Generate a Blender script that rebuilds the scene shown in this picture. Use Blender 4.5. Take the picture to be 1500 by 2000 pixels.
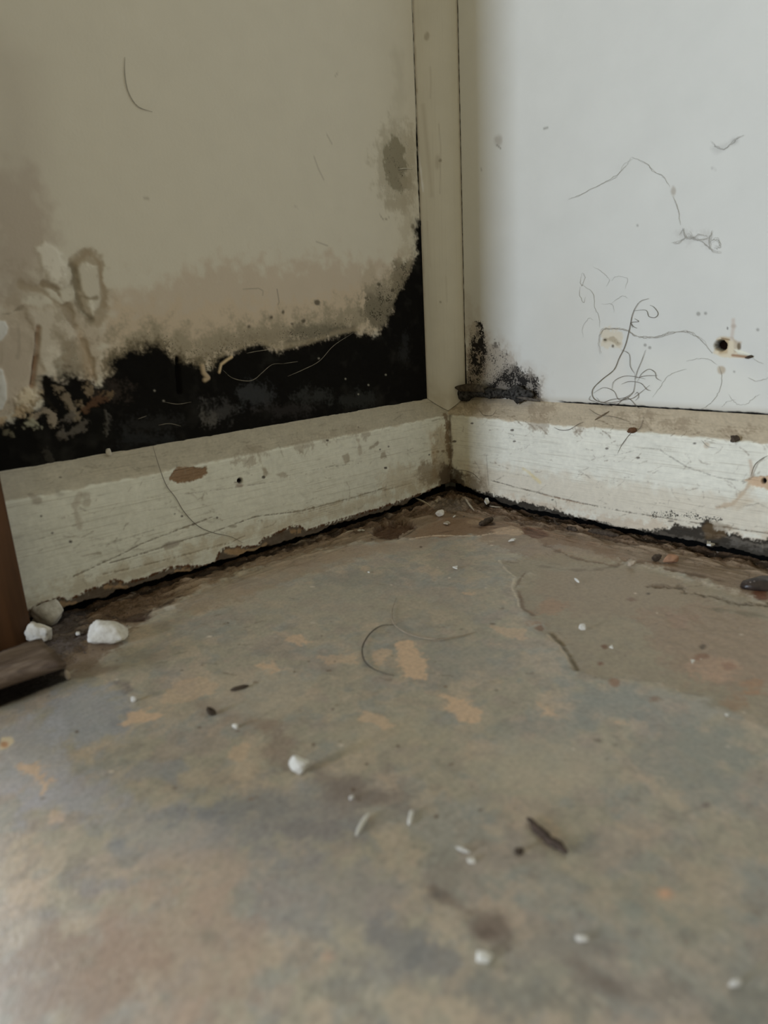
import bpy, bmesh, math, random
import numpy as np
from mathutils import Matrix, Vector

# ------------------------------------------------------------------ camera
for o in list(bpy.data.objects):
    bpy.data.objects.remove(o)
C = bpy.context.scene.collection
F = 1360.17                                     # focal length for a 1500 x 2000 frame
R = np.array([[0.73438129, 0.22268247, -0.64116819],
              [-0.67663317, 0.16586911, -0.71739459],
              [-0.05340119, 0.96067682, 0.27248551]])
CAM = np.array([-0.5566, -0.5115, 0.18])
cam_d = bpy.data.cameras.new('camera')
cam = bpy.data.objects.new('camera', cam_d)
C.objects.link(cam)
M = Matrix([list(R[i]) + [float(CAM[i])] for i in range(3)] + [[0, 0, 0, 1]])
cam.matrix_world = M
cam_d.sensor_fit = 'HORIZONTAL'
cam_d.sensor_width = 36
cam_d.lens = F / 1500 * 36
cam_d.clip_start = 0.01
cam_d.dof.use_dof = True
cam_d.dof.focus_distance = 0.68
cam_d.dof.aperture_fstop = 10.5
bpy.context.scene.camera = cam

# ------------------------------------------------------------------ light
sc = bpy.context.scene
sc.view_settings.view_transform = 'Standard'
sc.view_settings.look = 'None'
sc.view_settings.exposure = 0.0
sc.view_settings.gamma = 1
w = bpy.data.worlds.new('world'); sc.world = w; w.use_nodes = True
w.node_tree.nodes['Background'].inputs[0].default_value = (1.0, 0.915, 0.61, 1)
w.node_tree.nodes['Background'].inputs[1].default_value = 0.335

def area(name, loc, target, sx, sy, power, col):
    d = bpy.data.lights.new(name, 'AREA'); d.shape = 'RECTANGLE'
    d.size = sx; d.size_y = sy; d.energy = power; d.color = col
    o = bpy.data.objects.new(name, d); C.objects.link(o)
    o.location = loc
    o.rotation_euler = (Vector(target) - Vector(loc)).to_track_quat('-Z', 'Y').to_euler()
    return o
area('doorway_daylight', (-3.0, 0.04, 0.55), (0, -0.1, 0.25), 0.22, 1.1, 43, (0.74, 0.85, 1.0))
area('doorway_skylight', (-3.0, 0.62, 0.75), (0, -0.1, 0.3), 0.8, 1.3, 7, (0.74, 0.86, 1.0))
area('beyond_daylight', (-0.9, 2.2, 1.10), (-0.5, -.15, 0), 1.3, 0.6, 105, (0.88, 0.93, 1.0))

# ------------------------------------------------------------------ helpers
W, ZF, ZB = 0.022, 0.076, 0.093                  # baseboard depth, front top edge, back top edge
TOPSL = (ZB - ZF) / W
ZL = -0.018                                      # how far down the boards reach
FZ = -0.0100                                     # general level of the floor
def floor_level(x, y):                           # sags towards the right-hand board, dirt heaped in the corner
    x = np.asarray(x, float); y = np.asarray(y, float)
    a = np.clip(1 - np.abs(x + W) / .16, 0, 1) * np.clip(np.abs(y + W) / .10, 0, 1)
    b = np.exp(-((x + W) ** 2 + (y + W) ** 2) / .045 ** 2)
    return FZ - .0034 * a + .0062 * b
def at(px, py, axis, val):                       # point of a real plane seen at a spot of the photo
    r = R @ np.array([px - 750.0, -(py - 1000.0), -F])
    return CAM + r * (val - CAM[axis]) / r[axis]
def atf(px, py, dz=0.):                          # point of the floor seen at a spot of the photo
    z = FZ
    for _ in range(8):
        p = at(px, py, 2, z + dz); z = float(floor_level(p[0], p[1]))
    return p
def lin(c):
    c = np.array(c, float) / 255
    return np.where(c <= .04045, c / 12.92, ((c + .055) / 1.055) ** 2.4)
E_LEFT = np.array([.33, .313, .258])            # light falling on each surface, to turn seen colour into paint colour
E_RIGHT = np.array([.70, .715, .73])
E_FLOOR = np.array([.46, .455, .41])
def alb(c, E):
    return np.clip(lin(c) / E, 0.002, .88)

_rng = np.random.RandomState(7)
_perm = np.concatenate([_rng.permutation(512)] * 3)
_ang = _rng.rand(512) * 2 * np.pi
_gx, _gy = np.cos(_ang), np.sin(_ang)
def noise(x, y):
    xi = np.floor(x).astype(int); yi = np.floor(y).astype(int)
    xf = x - xi; yf = y - yi; xi &= 511; yi &= 511
    u = xf * xf * xf * (xf * (xf * 6 - 15) + 10); v = yf * yf * yf * (yf * (yf * 6 - 15) + 10)
    def g(ix, iy, dx, dy):
        h = _perm[_perm[ix] + iy]; return _gx[h] * dx + _gy[h] * dy
    a = g(xi, yi, xf, yf); b = g(xi + 1, yi, xf - 1, yf)
    c = g(xi, yi + 1, xf, yf - 1); d = g(xi + 1, yi + 1, xf - 1, yf - 1)
    return ((a + (b - a) * u) + ((c + (d - c) * u) - (a + (b - a) * u)) * v) * 1.5
def fbm(x, y, sc_, octs=4, seed=0, gain=.5):
    s = 0; a = 1; t = 0
    for k in range(octs):
        s = s + a * noise(x * sc_ * 2 ** k + 17.3 * (k + seed) + 100, y * sc_ * 2 ** k + 9.1 * (k + 3 * seed) + 100)
        t += a; a *= gain
    return s / t * 1.3
def sstep(a, b, x):
    t = np.clip((x - a) / (b - a), 0, 1); return t * t * (3 - 2 * t)

class Surf:
    """a painted, slightly uneven surface: u, v in metres on the surface, h = height along its normal"""
    def __init__(s, u, v, base, E, mapf):
        s.u, s.v = np.meshgrid(u, v, indexing='ij')
        s.E = E; s.mapf = mapf
        s.col = np.ones(s.u.shape + (3,)) * alb(base, E)
        s.spk = np.zeros(s.u.shape); s.h = np.zeros(s.u.shape)
        s.n1 = fbm(s.u, s.v, 90, 4, 1); s.n2 = fbm(s.u, s.v, 420, 3, 5); s.n0 = fbm(s.u, s.v, 28, 4, 9)
    def pts(s, P):
        return [s.mapf(x, y) for x, y in P]
    def win(s, Q, pad):
        Q = np.array(Q); lo = Q.min(0) - pad; hi = Q.max(0) + pad
        uu = s.u[:, 0]; vv = s.v[0]
        i = np.where((uu >= lo[0]) & (uu <= hi[0]))[0]; j = np.where((vv >= lo[1]) & (vv <= hi[1]))[0]
        if len(i) == 0 or len(j) == 0: return None
        return slice(i[0], i[-1] + 1), slice(j[0], j[-1] + 1)
    def segd(s, Q, sl, closed):
        x = s.u[sl]; y = s.v[sl]; d = np.full(x.shape, 9.0); inside = np.zeros(x.shape, bool)
        n = len(Q)
        for k in range(n if closed else n - 1):
            (ax, ay), (bx, by) = Q[k], Q[(k + 1) % n]
            ex, ey = bx - ax, by - ay; L = ex * ex + ey * ey + 1e-14
            t = np.clip(((x - ax) * ex + (y - ay) * ey) / L, 0, 1)
            d = np.minimum(d, np.hypot(x - ax - t * ex, y - ay - t * ey))
            if closed:
                c = ((ay > y) != (by > y))
                inside ^= c & (x < ex * (y - ay) / (ey + 1e-14) + ax)
        return np.where(inside, -d, d) if closed else d
    def mask(s, P, width=None, soft=.001, warp=0., fine=0., closed=True, mm=False):
        """P photo points; closed = filled outline, else a stroke of the given width (metres)"""
        Q = P if mm else s.pts(P)
        sl = s.win(Q, (width or 0) + soft * 2 + warp * 2 + fine * 2 + .001)
        if sl is None: return None, None
        d = s.segd(Q, sl, closed)
        if not closed: d = d - width / 2
        d = d + warp * s.n1[sl] * 1.6 + fine * s.n2[sl] * 1.6
        return sl, 1 - sstep(-soft, soft, d)
    def paint(s, P, col=None, a=1., spk=None, h=None, hn=0., raw=False, **k):
        sl, m = s.mask(P, **k)
        if sl is None: return
        m = m * a
        if col is not None:
            c = np.array(col) if raw else alb(col, s.E)
            s.col[sl] = s.col[sl] * (1 - m[..., None]) + c * m[..., None]
        if spk is not None: s.spk[sl] = s.spk[sl] * (1 - m) + spk * m
        if h is not None: s.h[sl] += m * h
        if hn: s.h[sl] += m * hn * s.n1[sl]
    def stroke(s, P, width, col, a=1., **k):
        s.paint(P, col, a, width=width, closed=False, **k)
    def dot(s, x, y, rx, ry, col, a=1., n=14, **k):
        s.paint([(x + rx * math.cos(t * 2 * math.pi / n), y + ry * math.sin(t * 2 * math.pi / n)) for t in range(n)], col, a, **k)

def grid_object(name, X, Y, Z, mat, col=None, spk=None, flip=False, parent=None):
    m, n = X.shape
    me = bpy.data.meshes.new(name)
    co = np.stack([X, Y, Z], -1).reshape(-1, 3).astype(np.float32)
    idx = np.arange(m * n).reshape(m, n)
    q = np.stack([idx[:-1, :-1], idx[1:, :-1], idx[1:, 1:], idx[:-1, 1:]], -1).reshape(-1, 4)
    if flip: q = q[:, ::-1]
    me.vertices.add(len(co)); me.vertices.foreach_set('co', co.ravel())
    me.loops.add(q.size); me.loops.foreach_set('vertex_index', q.ravel().astype(np.int32))
    me.polygons.add(len(q)); me.polygons.foreach_set('loop_start', (np.arange(len(q)) * 4).astype(np.int32))
    me.polygons.foreach_set('use_smooth', np.ones(len(q), bool))
    me.update(calc_edges=True)
    if col is not None:
        a = me.attributes.new('tint', 'FLOAT_COLOR', 'POINT')
        a.data.foreach_set('color', np.concatenate([col.reshape(-1, 3), np.ones((len(co), 1))], 1).astype(np.float32).ravel())
        a = me.attributes.new('mould', 'FLOAT', 'POINT')
        a.data.foreach_set('value', spk.astype(np.float32).ravel())
    me.materials.append(mat)
    o = bpy.data.objects.new(name, me); C.objects.link(o)
    if parent: o.parent = parent
    return o

# ------------------------------------------------------------------ materials
def nodes(name):
    m = bpy.data.materials.new(name); m.use_nodes = True
    nt = m.node_tree; return m, nt, nt.nodes['Principled BSDF']
def nz(nt, scale, detail=4, stretch=None, rough=.55):
    tc = nt.nodes.new('ShaderNodeTexCoord'); n = nt.nodes.new('ShaderNodeTexNoise')
    n.inputs['Scale'].default_value = scale; n.inputs['Detail'].default_value = detail
    n.inputs['Roughness'].default_value = rough
    if stretch:
        mp = nt.nodes.new('ShaderNodeMapping'); mp.inputs['Scale'].default_value = stretch
        nt.links.new(tc.outputs['Object'], mp.inputs[0]); nt.links.new(mp.outputs[0], n.inputs['Vector'])
    else: nt.links.new(tc.outputs['Object'], n.inputs['Vector'])
    return n.outputs['Fac']
def math_(nt, op, a, b=None, clamp=False):
    n = nt.nodes.new('ShaderNodeMath'); n.operation = op; n.use_clamp = clamp
    for i, v in enumerate((a, b)):
        if v is None: continue
        if isinstance(v, (int, float)): n.inputs[i].default_value = v
        else: nt.links.new(v, n.inputs[i])
    return n.outputs[0]
def maprange(nt, v, a, b, c, d):
    n = nt.nodes.new('ShaderNodeMapRange'); nt.links.new(v, n.inputs[0])
    for i, x in enumerate((a, b, c, d)): n.inputs[i + 1].default_value = x
    return n.outputs[0]
def mixc(nt, f, a, b, mode='MIX'):
    n = nt.nodes.new('ShaderNodeMix'); n.data_type = 'RGBA'; n.blend_type = mode
    for i, v in ((0, f), (6, a), (7, b)):
        if isinstance(v, (int, float)): n.inputs[i].default_value = v
        elif isinstance(v, (tuple, list, np.ndarray)): n.inputs[i].default_value = (*[float(x) for x in v[:3]], 1)
        else: nt.links.new(v, n.inputs[i])
    return n.outputs[2]
def bump(nt, bs, h, strength, dist):
    b = nt.nodes.new('ShaderNodeBump'); b.inputs['Strength'].default_value = strength; b.inputs['Distance'].default_value = dist
    nt.links.new(h, b.inputs['Height'])
    if bs.inputs['Normal'].is_linked: nt.links.new(bs.inputs['Normal'].links[0].from_socket, b.inputs['Normal'])
    nt.links.new(b.outputs[0], bs.inputs['Normal'])

def painted(name, rough, vary, vscale, bscale, bdist, grain=None, graincol=0., mcol=(.035, .032, .022), spec=.3):
    m, nt, bs = nodes(name)
    at_ = nt.nodes.new('ShaderNodeAttribute'); at_.attribute_name = 'tint'
    mo = nt.nodes.new('ShaderNodeAttribute'); mo.attribute_name = 'mould'
    n1 = nz(nt, vscale, 5)
    f = maprange(nt, n1, .3, .7, 1 - vary, 1 + vary)
    comb = nt.nodes.new('ShaderNodeCombineColor')
    for i in range(3): nt.links.new(f, comb.inputs[i])
    c = mixc(nt, 1.0, at_.outputs['Color'], comb.outputs[0], 'MULTIPLY')
    if grain:
        g = nz(nt, 60, 6, grain, .65)
        gm = maprange(nt, g, .56, .66, 0, graincol)
        c = mixc(nt, gm, c, mixc(nt, 1.0, c, (.45, .40, .33), 'MULTIPLY'))
    sn = nz(nt, 760, 5, None, .66)
    s = math_(nt, 'ADD', sn, math_(nt, 'MULTIPLY', mo.outputs['Fac'], .42))
    s = maprange(nt, s, .66, .76, 0, 1)
    s = math_(nt, 'MULTIPLY', s, math_(nt, 'MULTIPLY', mo.outputs['Fac'], 8, True))
    c = mixc(nt, s, c, mcol)
    nt.links.new(c, bs.inputs['Base Color'])
    bs.inputs['Roughness'].default_value = rough
    lum = nt.nodes.new('ShaderNodeRGBToBW'); nt.links.new(c, lum.inputs[0])
    nt.links.new(maprange(nt, lum.outputs[0], .02, .25, 0, spec), bs.inputs['Specular IOR Level'])
    bump(nt, bs, nz(nt, bscale, 6, None, .6), 1, bdist)
    if grain: bump(nt, bs, nz(nt, 60, 6, grain, .65), 1, bdist * 2.5)
    return m
M_WALLL = painted('mouldy wall paint', .55, .02, 40, 500, .00012)
M_WALLR = painted('white wall paint', .55, .012, 30, 300, .00006, mcol=(.03, .027, .025))
M_BBL = painted('old board paint', .5, .05, 260, 500, .00012, (.25, 14, 14), .35)
M_BBR = painted('old board paint right', .5, .05, 260, 500, .00012, (14, .25, 14), .35)  # same paint, grain turned to run along the right-hand board
M_TRIM = painted('bead paint', .5, .02, 50, 300, .00005, (12, 12, .1), .1)
M_FLOOR = painted('worn floor', .5, .13, 380, 600, .00022, mcol=(.05, .035, .022), spec=.5)
M_FLOOR.node_tree.nodes['Principled BSDF'].inputs['Roughness'].default_value = .36

def simple(name, col, col2=None, rough=.8, scale=300, bd=.0003, stretch=None, spec=.2):
    m, nt, bs = nodes(name)
    n = nz(nt, scale, 5, stretch)
    c = mixc(nt, maprange(nt, n, .35, .65, 0, 1), col, col2 or tuple(x * .7 for x in col))
    nt.links.new(c, bs.inputs['Base Color']); bs.inputs['Roughness'].default_value = rough
    bs.inputs['Specular IOR Level'].default_value = spec
    if bd: bump(nt, bs, n, 1, bd)
    return m
M_PLASTER = simple('crumbled plaster', (.80, .77, .71), (.66, .62, .55), .9, 350, .0006)
M_PLASTERG = simple('grey plaster', (.68, .65, .60), (.52, .49, .44), .9, 350, .0006)
M_CHIP = simple('white paint chip', (.82, .80, .76), (.72, .70, .64), .6, 300, .0001)
M_DARK = simple('dark debris', (.05, .035, .025), (.10, .075, .055), .8, 400, .0004)
M_STRAW = simple('pale splinter', (.55, .48, .38), (.35, .29, .21), .7, 200, .0002)
M_HAIR = simple('dusty hair', (.13, .11, .09), (.20, .17, .14), .6, 200, 0)
M_WEB = simple('grey cobweb', (.56, .54, .50), (.46, .44, .40), .9, 200, 0)
M_WEBP = simple('pale cobweb', (.40, .36, .29), (.24, .22, .18), .9, 200, 0)
M_POST = simple('brown stained wood', (.125, .056, .024), (.075, .034, .014), .45, 26, .0004, (4, 4, .35), .4)
M_PLANK = simple('weathered wood', (.21, .155, .115), (.10, .07, .052), .7, 60, .0007, (.6, 4, 4))
M_MOULD = simple('black mould crust', (.010, .009, .008), (.085, .080, .074), .95, 330, .0016)
M_FLAP = simple('curled paint flap', (.42, .36, .28), (.26, .21, .15), .8, 200, .0003)
M_PEBBLE = simple('rusty pebble', (.46, .26, .16), (.34, .19, .12), .85, 260, .0004)
M_TAN = simple('tan pebble', (.50, .42, .33), (.40, .32, .24), .85, 260, .0004)

def tag(o, label, cat, group=None, kind=None):
    o['label'] = label; o['category'] = cat
    if group: o['group'] = group
    if kind: o['kind'] = kind
    return o
def mesh_obj(name, bm, mat, parent=None, smooth=True):
    me = bpy.data.meshes.new(name); bm.to_mesh(me); bm.free()
    if smooth: me.polygons.foreach_set('use_smooth', [True] * len(me.polygons))
    me.materials.append(mat)
    o = bpy.data.objects.new(name, me); C.objects.link(o)
    if parent: o.parent = parent
    return o
def spline(P, n=8):
    P = [np.array(p, float) for p in P]
    if len(P) < 3:
        return [P[0] + (P[-1] - P[0]) * t / n for t in range(n + 1)]
    Q = [2 * P[0] - P[1]] + P + [2 * P[-1] - P[-2]]; out = []
    for i in range(1, len(Q) - 2):
        for k in range(n):
            t = k / n
            out.append(.5 * (2 * Q[i] + (Q[i + 1] - Q[i - 1]) * t + (2 * Q[i - 1] - 5 * Q[i] + 4 * Q[i + 1] - Q[i + 2]) * t * t
                             + (3 * Q[i] - 3 * Q[i + 1] + Q[i + 2] - Q[i - 1]) * t ** 3))
    out.append(P[-1]); return out
def tube(bm, P, r, sides=5, taper=True):
    rings = []
    n = len(P)
    for i, p in enumerate(P):
        d = Vector(P[min(i + 1, n - 1)] - P[max(i - 1, 0)])
        if d.length < 1e-9: d = Vector((0, 0, 1))
        d.normalize()
        a = d.orthogonal().normalized(); b = d.cross(a)
        rr = r * (min(1, .35 + 3 * min(i, n - 1 - i) / n) if taper else 1)
        rings.append([bm.verts.new(Vector(p) + (a * math.cos(k * 2 * math.pi / sides) + b * math.sin(k * 2 * math.pi / sides)) * rr) for k in range(sides)])
    for i in range(n - 1):
        for k in range(sides):
            bm.faces.new((rings[i][k], rings[i][(k + 1) % sides], rings[i + 1][(k + 1) % sides], rings[i + 1][k]))
    bm.faces.new(rings[0][::-1]); bm.faces.new(rings[-1])

# ================================================================== left wall
def axis_lin(a, b, step): return np.linspace(a, b, int(abs(b - a) / step) + 1)
uL = np.concatenate([axis_lin(-.458, -.001, .00075), [0.012]])
vL = np.concatenate([[-.022, 0.0, .03, .06], axis_lin(.084, .26, .0007), axis_lin(.262, .47, .0018), [.6, .9, 1.4, 2.0, 2.5]])
def mapL(x, y):
    p = at(x, y, 1, 0); return p[0], p[2]
S = Surf(uL, vL, (137, 130, 111), E_LEFT, mapL)
P_ = S.paint; St = S.stroke; D = S.dot
# damp brown bloom
P_([(205, 575), (290, 560), (370, 532), (430, 510), (560, 520), (640, 500), (700, 515), (760, 515), (800, 500), (815, 600), (700, 660), (600, 680), (400, 730), (300, 720), (200, 760)], (127, 114, 94), .8, soft=.010, warp=.010)
P_([(215, 610), (330, 600), (450, 590), (600, 590), (690, 560), (790, 560), (800, 640), (640, 690), (400, 740), (200, 760)], (131, 116, 92), .6, soft=.006, warp=.010)
P_([(-20, 330), (60, 330), (95, 400), (110, 480), (72, 560), (-20, 600)], (116, 104, 87), .75, soft=.010, warp=.006)
P_([(-20, 60), (60, 120), (90, 330), (60, 400), (-20, 420)], (122, 113, 96), .5, soft=.02)
P_([(-20, 590), (60, 585), (130, 600), (200, 620), (215, 740), (150, 770), (60, 790), (-20, 830)], (124, 112, 92), .8, soft=.006, warp=.008)
# blistered flaking paint at the left
P_([(72, 485), (85, 468), (125, 492), (134, 555), (122, 566), (95, 547), (80, 520)], (148, 140, 122), .9, soft=.002, warp=.003, h=.0012)
P_([(58, 605), (120, 602), (152, 655), (128, 680), (108, 735), (84, 745), (76, 700), (66, 650)], (142, 134, 115), .9, soft=.0025, warp=.003, h=.0015)
P_([(0, 655), (40, 615), (66, 620), (72, 690), (60, 760), (20, 780), (-10, 770)], (128, 117, 98), .8, soft=.003, warp=.003, h=.001)
P_([(108, 700), (125, 665), (150, 670), (162, 700), (160, 735), (110, 742)], (100, 93, 75), .8, soft=.003, warp=.005, spk=.25)
P_([(135, 505), (170, 488), (198, 500), (206, 560), (212, 612), (190, 640), (165, 625), (145, 580)], (108, 96, 75), .8, soft=.002, warp=.003, h=-.0008)
P_([(152, 518), (170, 510), (190, 520), (194, 560), (197, 585), (182, 618), (168, 598), (162, 565)], (148, 140, 121), 1, soft=.0014, warp=.002, h=.0009)
St([(142, 520), (146, 545), (150, 575), (160, 605), (178, 622)], .004, (72, 64, 46), .9, soft=.0018, warp=.002, h=-.001)
St([(150, 513), (172, 494), (194, 512), (200, 555), (204, 600)], .003, (104, 90, 68), .8, soft=.0015, warp=.002)
St([(160, 578), (175, 584), (188, 582)], .0025, (90, 80, 60), .9, soft=.001, warp=.001)
St([(85, 553), (112, 570), (126, 596), (142, 632), (158, 664), (173, 690), (184, 730), (192, 755)], .0036, (92, 79, 58), .9, soft=.0018, warp=.003, h=-.0012)
St([(42, 560), (78, 566), (108, 590), (128, 600)], .004, (108, 95, 73), .8, soft=.002, warp=.003, h=-.001)
St([(45, 598), (20, 612), (-5, 616)], .0012, (82, 72, 55), .8, soft=.0006, warp=.001)
St([(74, 640), (70, 690), (64, 740), (62, 755)], .0028, (96, 72, 50), .95, soft=.0012, h=-.002)
St([(70, 650), (66, 700), (60, 750)], .001, (50, 38, 26), .9, soft=.0005)
St([(35, 635), (38, 670), (34, 700)], .0018, (108, 98, 80), .8, soft=.001, warp=.001)
St([(155, 650), (166, 690), (176, 730)], .006, (128, 108, 80), .6, soft=.003, warp=.003)
D(40, 602, 6, 4, (82, 72, 55), .9, soft=.001)
D(146, 527, 5, 6, (70, 62, 45), .9, soft=.001)
P_([(-12, 625), (10, 628), (15, 640), (12, 652), (2, 665), (-12, 672)], (150, 146, 132), 1, soft=.0008, h=.0015)
P_([(-12, 715), (4, 722), (11, 750), (12, 780), (4, 800), (-12, 806)], (148, 144, 130), 1, soft=.0008, h=.0015)
D(55, 772, 20, 22, (150, 134, 108), .9, soft=.003, warp=.004, fine=.0015, h=.0015)
for (x, y, rx, ry, c, a) in [(165, 560, 40, 60, (104, 94, 74), .35), (100, 640, 70, 60, (112, 101, 82), .35), (60, 560, 50, 40, (108, 97, 78), .4), (160, 690, 30, 50, (100, 88, 68), .5), (40, 700, 30, 60, (118, 107, 88), .3), (120, 640, 10, 60, (104, 93, 73), .5)]:
    D(x, y, rx, ry, c, a, soft=.004, warp=.009, fine=.003)
# grey haze above the black
St([(250, 690), (290, 665), (330, 672), (400, 690), (450, 665), (520, 655), (600, 645), (680, 625), (740, 600), (772, 570)], .024, (98, 89, 69), .85, soft=.010, warp=.010, fine=.004, spk=.36)
St([(330, 700), (400, 705), (450, 680), (520, 662), (600, 652), (660, 640)], .012, (98, 88, 68), .6, soft=.006, warp=.006, fine=.004, spk=.42)
D(742, 598, 34, 48, (72, 66, 50), .8, soft=.006, warp=.008, fine=.004, spk=.5)
D(760, 560, 22, 26, (110, 100, 80), .6, soft=.006, warp=.006, fine=.003, spk=.45)
D(620, 650, 60, 14, (76, 70, 54), .8, soft=.004, warp=.006, fine=.003, spk=.45)
P_([(768, 510), (800, 505), (808, 530), (795, 560), (778, 590), (766, 570)], (84, 76, 58), .85, soft=.003, warp=.003, fine=.002, spk=.4)
D(720, 545, 18, 24, (116, 105, 84), .5, soft=.004, warp=.004)
P_([(200, 700), (240, 675), (330, 665), (345, 700), (400, 700), (420, 690), (440, 680), (440, 740), (200, 760)], (80, 70, 50), .75, soft=.004, warp=.006, fine=.004, spk=.5)
# pale tide line directly over the black
St([(450, 683), (475, 668), (505, 660), (545, 674), (600, 662), (660, 643), (700, 638)], .0022, (118, 105, 80), .0, soft=.0015, warp=.002, fine=.001)
# the black mould
BL = [(-30, 845), (0, 829), (25, 817), (50, 803), (78, 795), (86, 742), (96, 738), (112, 743), (150, 735), (168, 748), (190, 752), (212, 735), (232, 706), (252, 690), (290, 681), (325, 685), (336, 703), (345, 712),
      (366, 710), (386, 718), (402, 722), (420, 716), (430, 700), (452, 690), (480, 679), (500, 673), (520, 680), (540, 689), (562, 683), (600, 674), (640, 662), (672, 652), (690, 646),
      (702, 656), (722, 656), (745, 650), (760, 622), (773, 592), (786, 562), (800, 537), (811, 515), (814, 480), (815, 425), (826, 425), (838, 600), (845, 800), (840, 830), (400, 900), (-30, 960)]
P_(BL, (34, 31, 23), .62, soft=.011, warp=.006, fine=.003)
P_(BL, (20, 18, 14), .7, soft=.0045, warp=.004, fine=.0022)
P_(BL, (11, 10, 8), .985, soft=.0022, warp=.0026, fine=.0010, hn=.0009, spk=.0)
St([(430, 694), (460, 682), (505, 664), (545, 680), (600, 668), (660, 650), (700, 643)], .0022, (112, 100, 76), .55, soft=.0016, warp=.002, fine=.001)
sl, m = S.mask(BL, soft=.002)
S.col[sl] = S.col[sl] + m[..., None] * np.clip(S.n0[sl] * .9 + S.n1[sl] * .5 - .18, 0, 1)[..., None] * np.array([.022, .021, .019])
for (x, y, rx, ry, c, a) in [(500, 772, 34, 22, (40, 40, 38), .6), (425, 805, 30, 18, (44, 42, 38), .6), (610, 775, 40, 12, (36, 36, 32), .6), (700, 780, 36, 14, (32, 32, 28), .6), (790, 680, 8, 30, (30, 30, 28), .5),
                             (215, 765, 40, 18, (38, 32, 26), .6), (300, 830, 60, 16, (30, 29, 26), .5), (550, 800, 60, 10, (34, 31, 28), .5), (410, 815, 12, 14, (62, 58, 50), .5), (285, 860, 60, 12, (26, 26, 24), .6)]:
    D(x, y, rx, ry, c, a, soft=.005, warp=.006, fine=.004)
# torn flakes hanging in the black at the left
for P, wd, c in [([(120, 758), (132, 775), (140, 800), (152, 812)], .005, (98, 86, 66)), ([(158, 790), (165, 770), (178, 758)], .004, (96, 82, 60)), ([(165, 805), (178, 790), (205, 780)], .004, (66, 46, 30)),
                 ([(70, 812), (85, 800), (100, 812), (105, 830)], .005, (112, 100, 80)), ([(60, 828), (72, 836), (80, 832)], .003, (120, 116, 92)), ([(118, 845), (125, 825), (136, 808)], .004, (70, 64, 54)),
                 ([(-8, 822), (20, 814), (48, 800), (60, 790)], .0025, (150, 130, 98)), ([(90, 850), (92, 880), (100, 900)], .003, (40, 37, 30)), ([(190, 745), (200, 760), (214, 770)], .004, (82, 66, 44)),
                 ([(130, 850), (148, 842), (168, 822)], .004, (66, 60, 50)), ([(205, 800), (210, 830), (208, 850)], .002, (58, 54, 46)), ([(14, 845), (22, 838), (20, 852)], .003, (78, 72, 54)), ([(60, 800), (75, 786), (82, 770)], .006, (128, 112, 84))]:
    St(P, wd * .85, tuple(x * .86 for x in c), .85, soft=.0016, warp=.0035, fine=.0018, h=.0007)
St([(88, 738), (92, 755), (90, 772)], .004, (14, 12, 9), 1, soft=.0008)
St([(80, 770), (95, 785), (108, 800)], .0016, (20, 17, 12), 1, soft=.0006)
St([(428, 727), (432, 712), (442, 704), (452, 697)], .0022, (134, 116, 84), .95, soft=.0006, h=.001)
St([(395, 715), (397, 728), (406, 738), (400, 742)], .0036, (120, 104, 78), .95, soft=.001, h=.0015)
St([(347, 700), (348, 730), (351, 765)], .004, (6, 5, 4), 1, soft=.001, h=-.002)
for x, y in [(302, 763), (320, 783), (675, 740), (622, 700), (720, 752), (754, 732), (700, 770)]: D(x, y, 1.8, 1.6, (100, 95, 80), .8, soft=.0006)
for x, y, r_ in [(486, 637, 4), (570, 632, 4), (593, 627, 4), (619, 591, 5), (740, 556, 4), (767, 567, 4), (715, 582, 4), (553, 610, 3), (530, 620, 3), (806, 442, 3)]: D(x, y, r_, r_, (50, 44, 32), .85, soft=.001, warp=.001)
St([(541, 565), (545, 590), (543, 595)], .0008, (80, 72, 56), .8, soft=.0005)
St([(475, 565), (505, 563), (514, 568), (513, 577)], .0006, (92, 84, 66), .8, soft=.0005)
# corner oval stain and its speckled halo
D(775, 325, 44, 84, (114, 106, 86), .7, soft=.008, warp=.010, fine=.004, spk=.20)
D(768, 322, 48, 95, None, 1, soft=.012, warp=.012, spk=.16)
St([(798, 250), (802, 300), (802, 360), (796, 400), (792, 450), (790, 500)], .012, (118, 109, 88), .5, soft=.005, warp=.005, fine=.003, spk=.33)
P_([(762, 270), (778, 266), (790, 290), (792, 330), (796, 372), (782, 378), (764, 368), (752, 335), (750, 300)], (88, 81, 62), .9, soft=.002, warp=.004, fine=.002, spk=.3)
P_([(778, 340), (800, 345), (808, 362), (800, 374), (785, 370)], (106, 97, 77), .8, soft=.002, warp=.003)
D(775, 400, 22, 18, (112, 103, 82), .5, soft=.005, warp=.006, fine=.003, spk=.38)
St([(776, 110), (782, 160), (776, 230)], .012, (124, 117, 98), .5, soft=.006, warp=.004, spk=.12)
St([(742, 420), (750, 430), (760, 425)], .001, (96, 88, 70), .8, soft=.0006)
# little ticks
for P in ([(281, 386), (290, 388)], [(655, 148), (660, 142)], [(613, 305), (622, 330), (633, 352)], [(638, 262), (648, 280)], [(618, 472), (640, 480)], [(576, 404), (582, 406)]):
    St(P, .001, (98, 90, 74), .6, soft=.0008)
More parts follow.
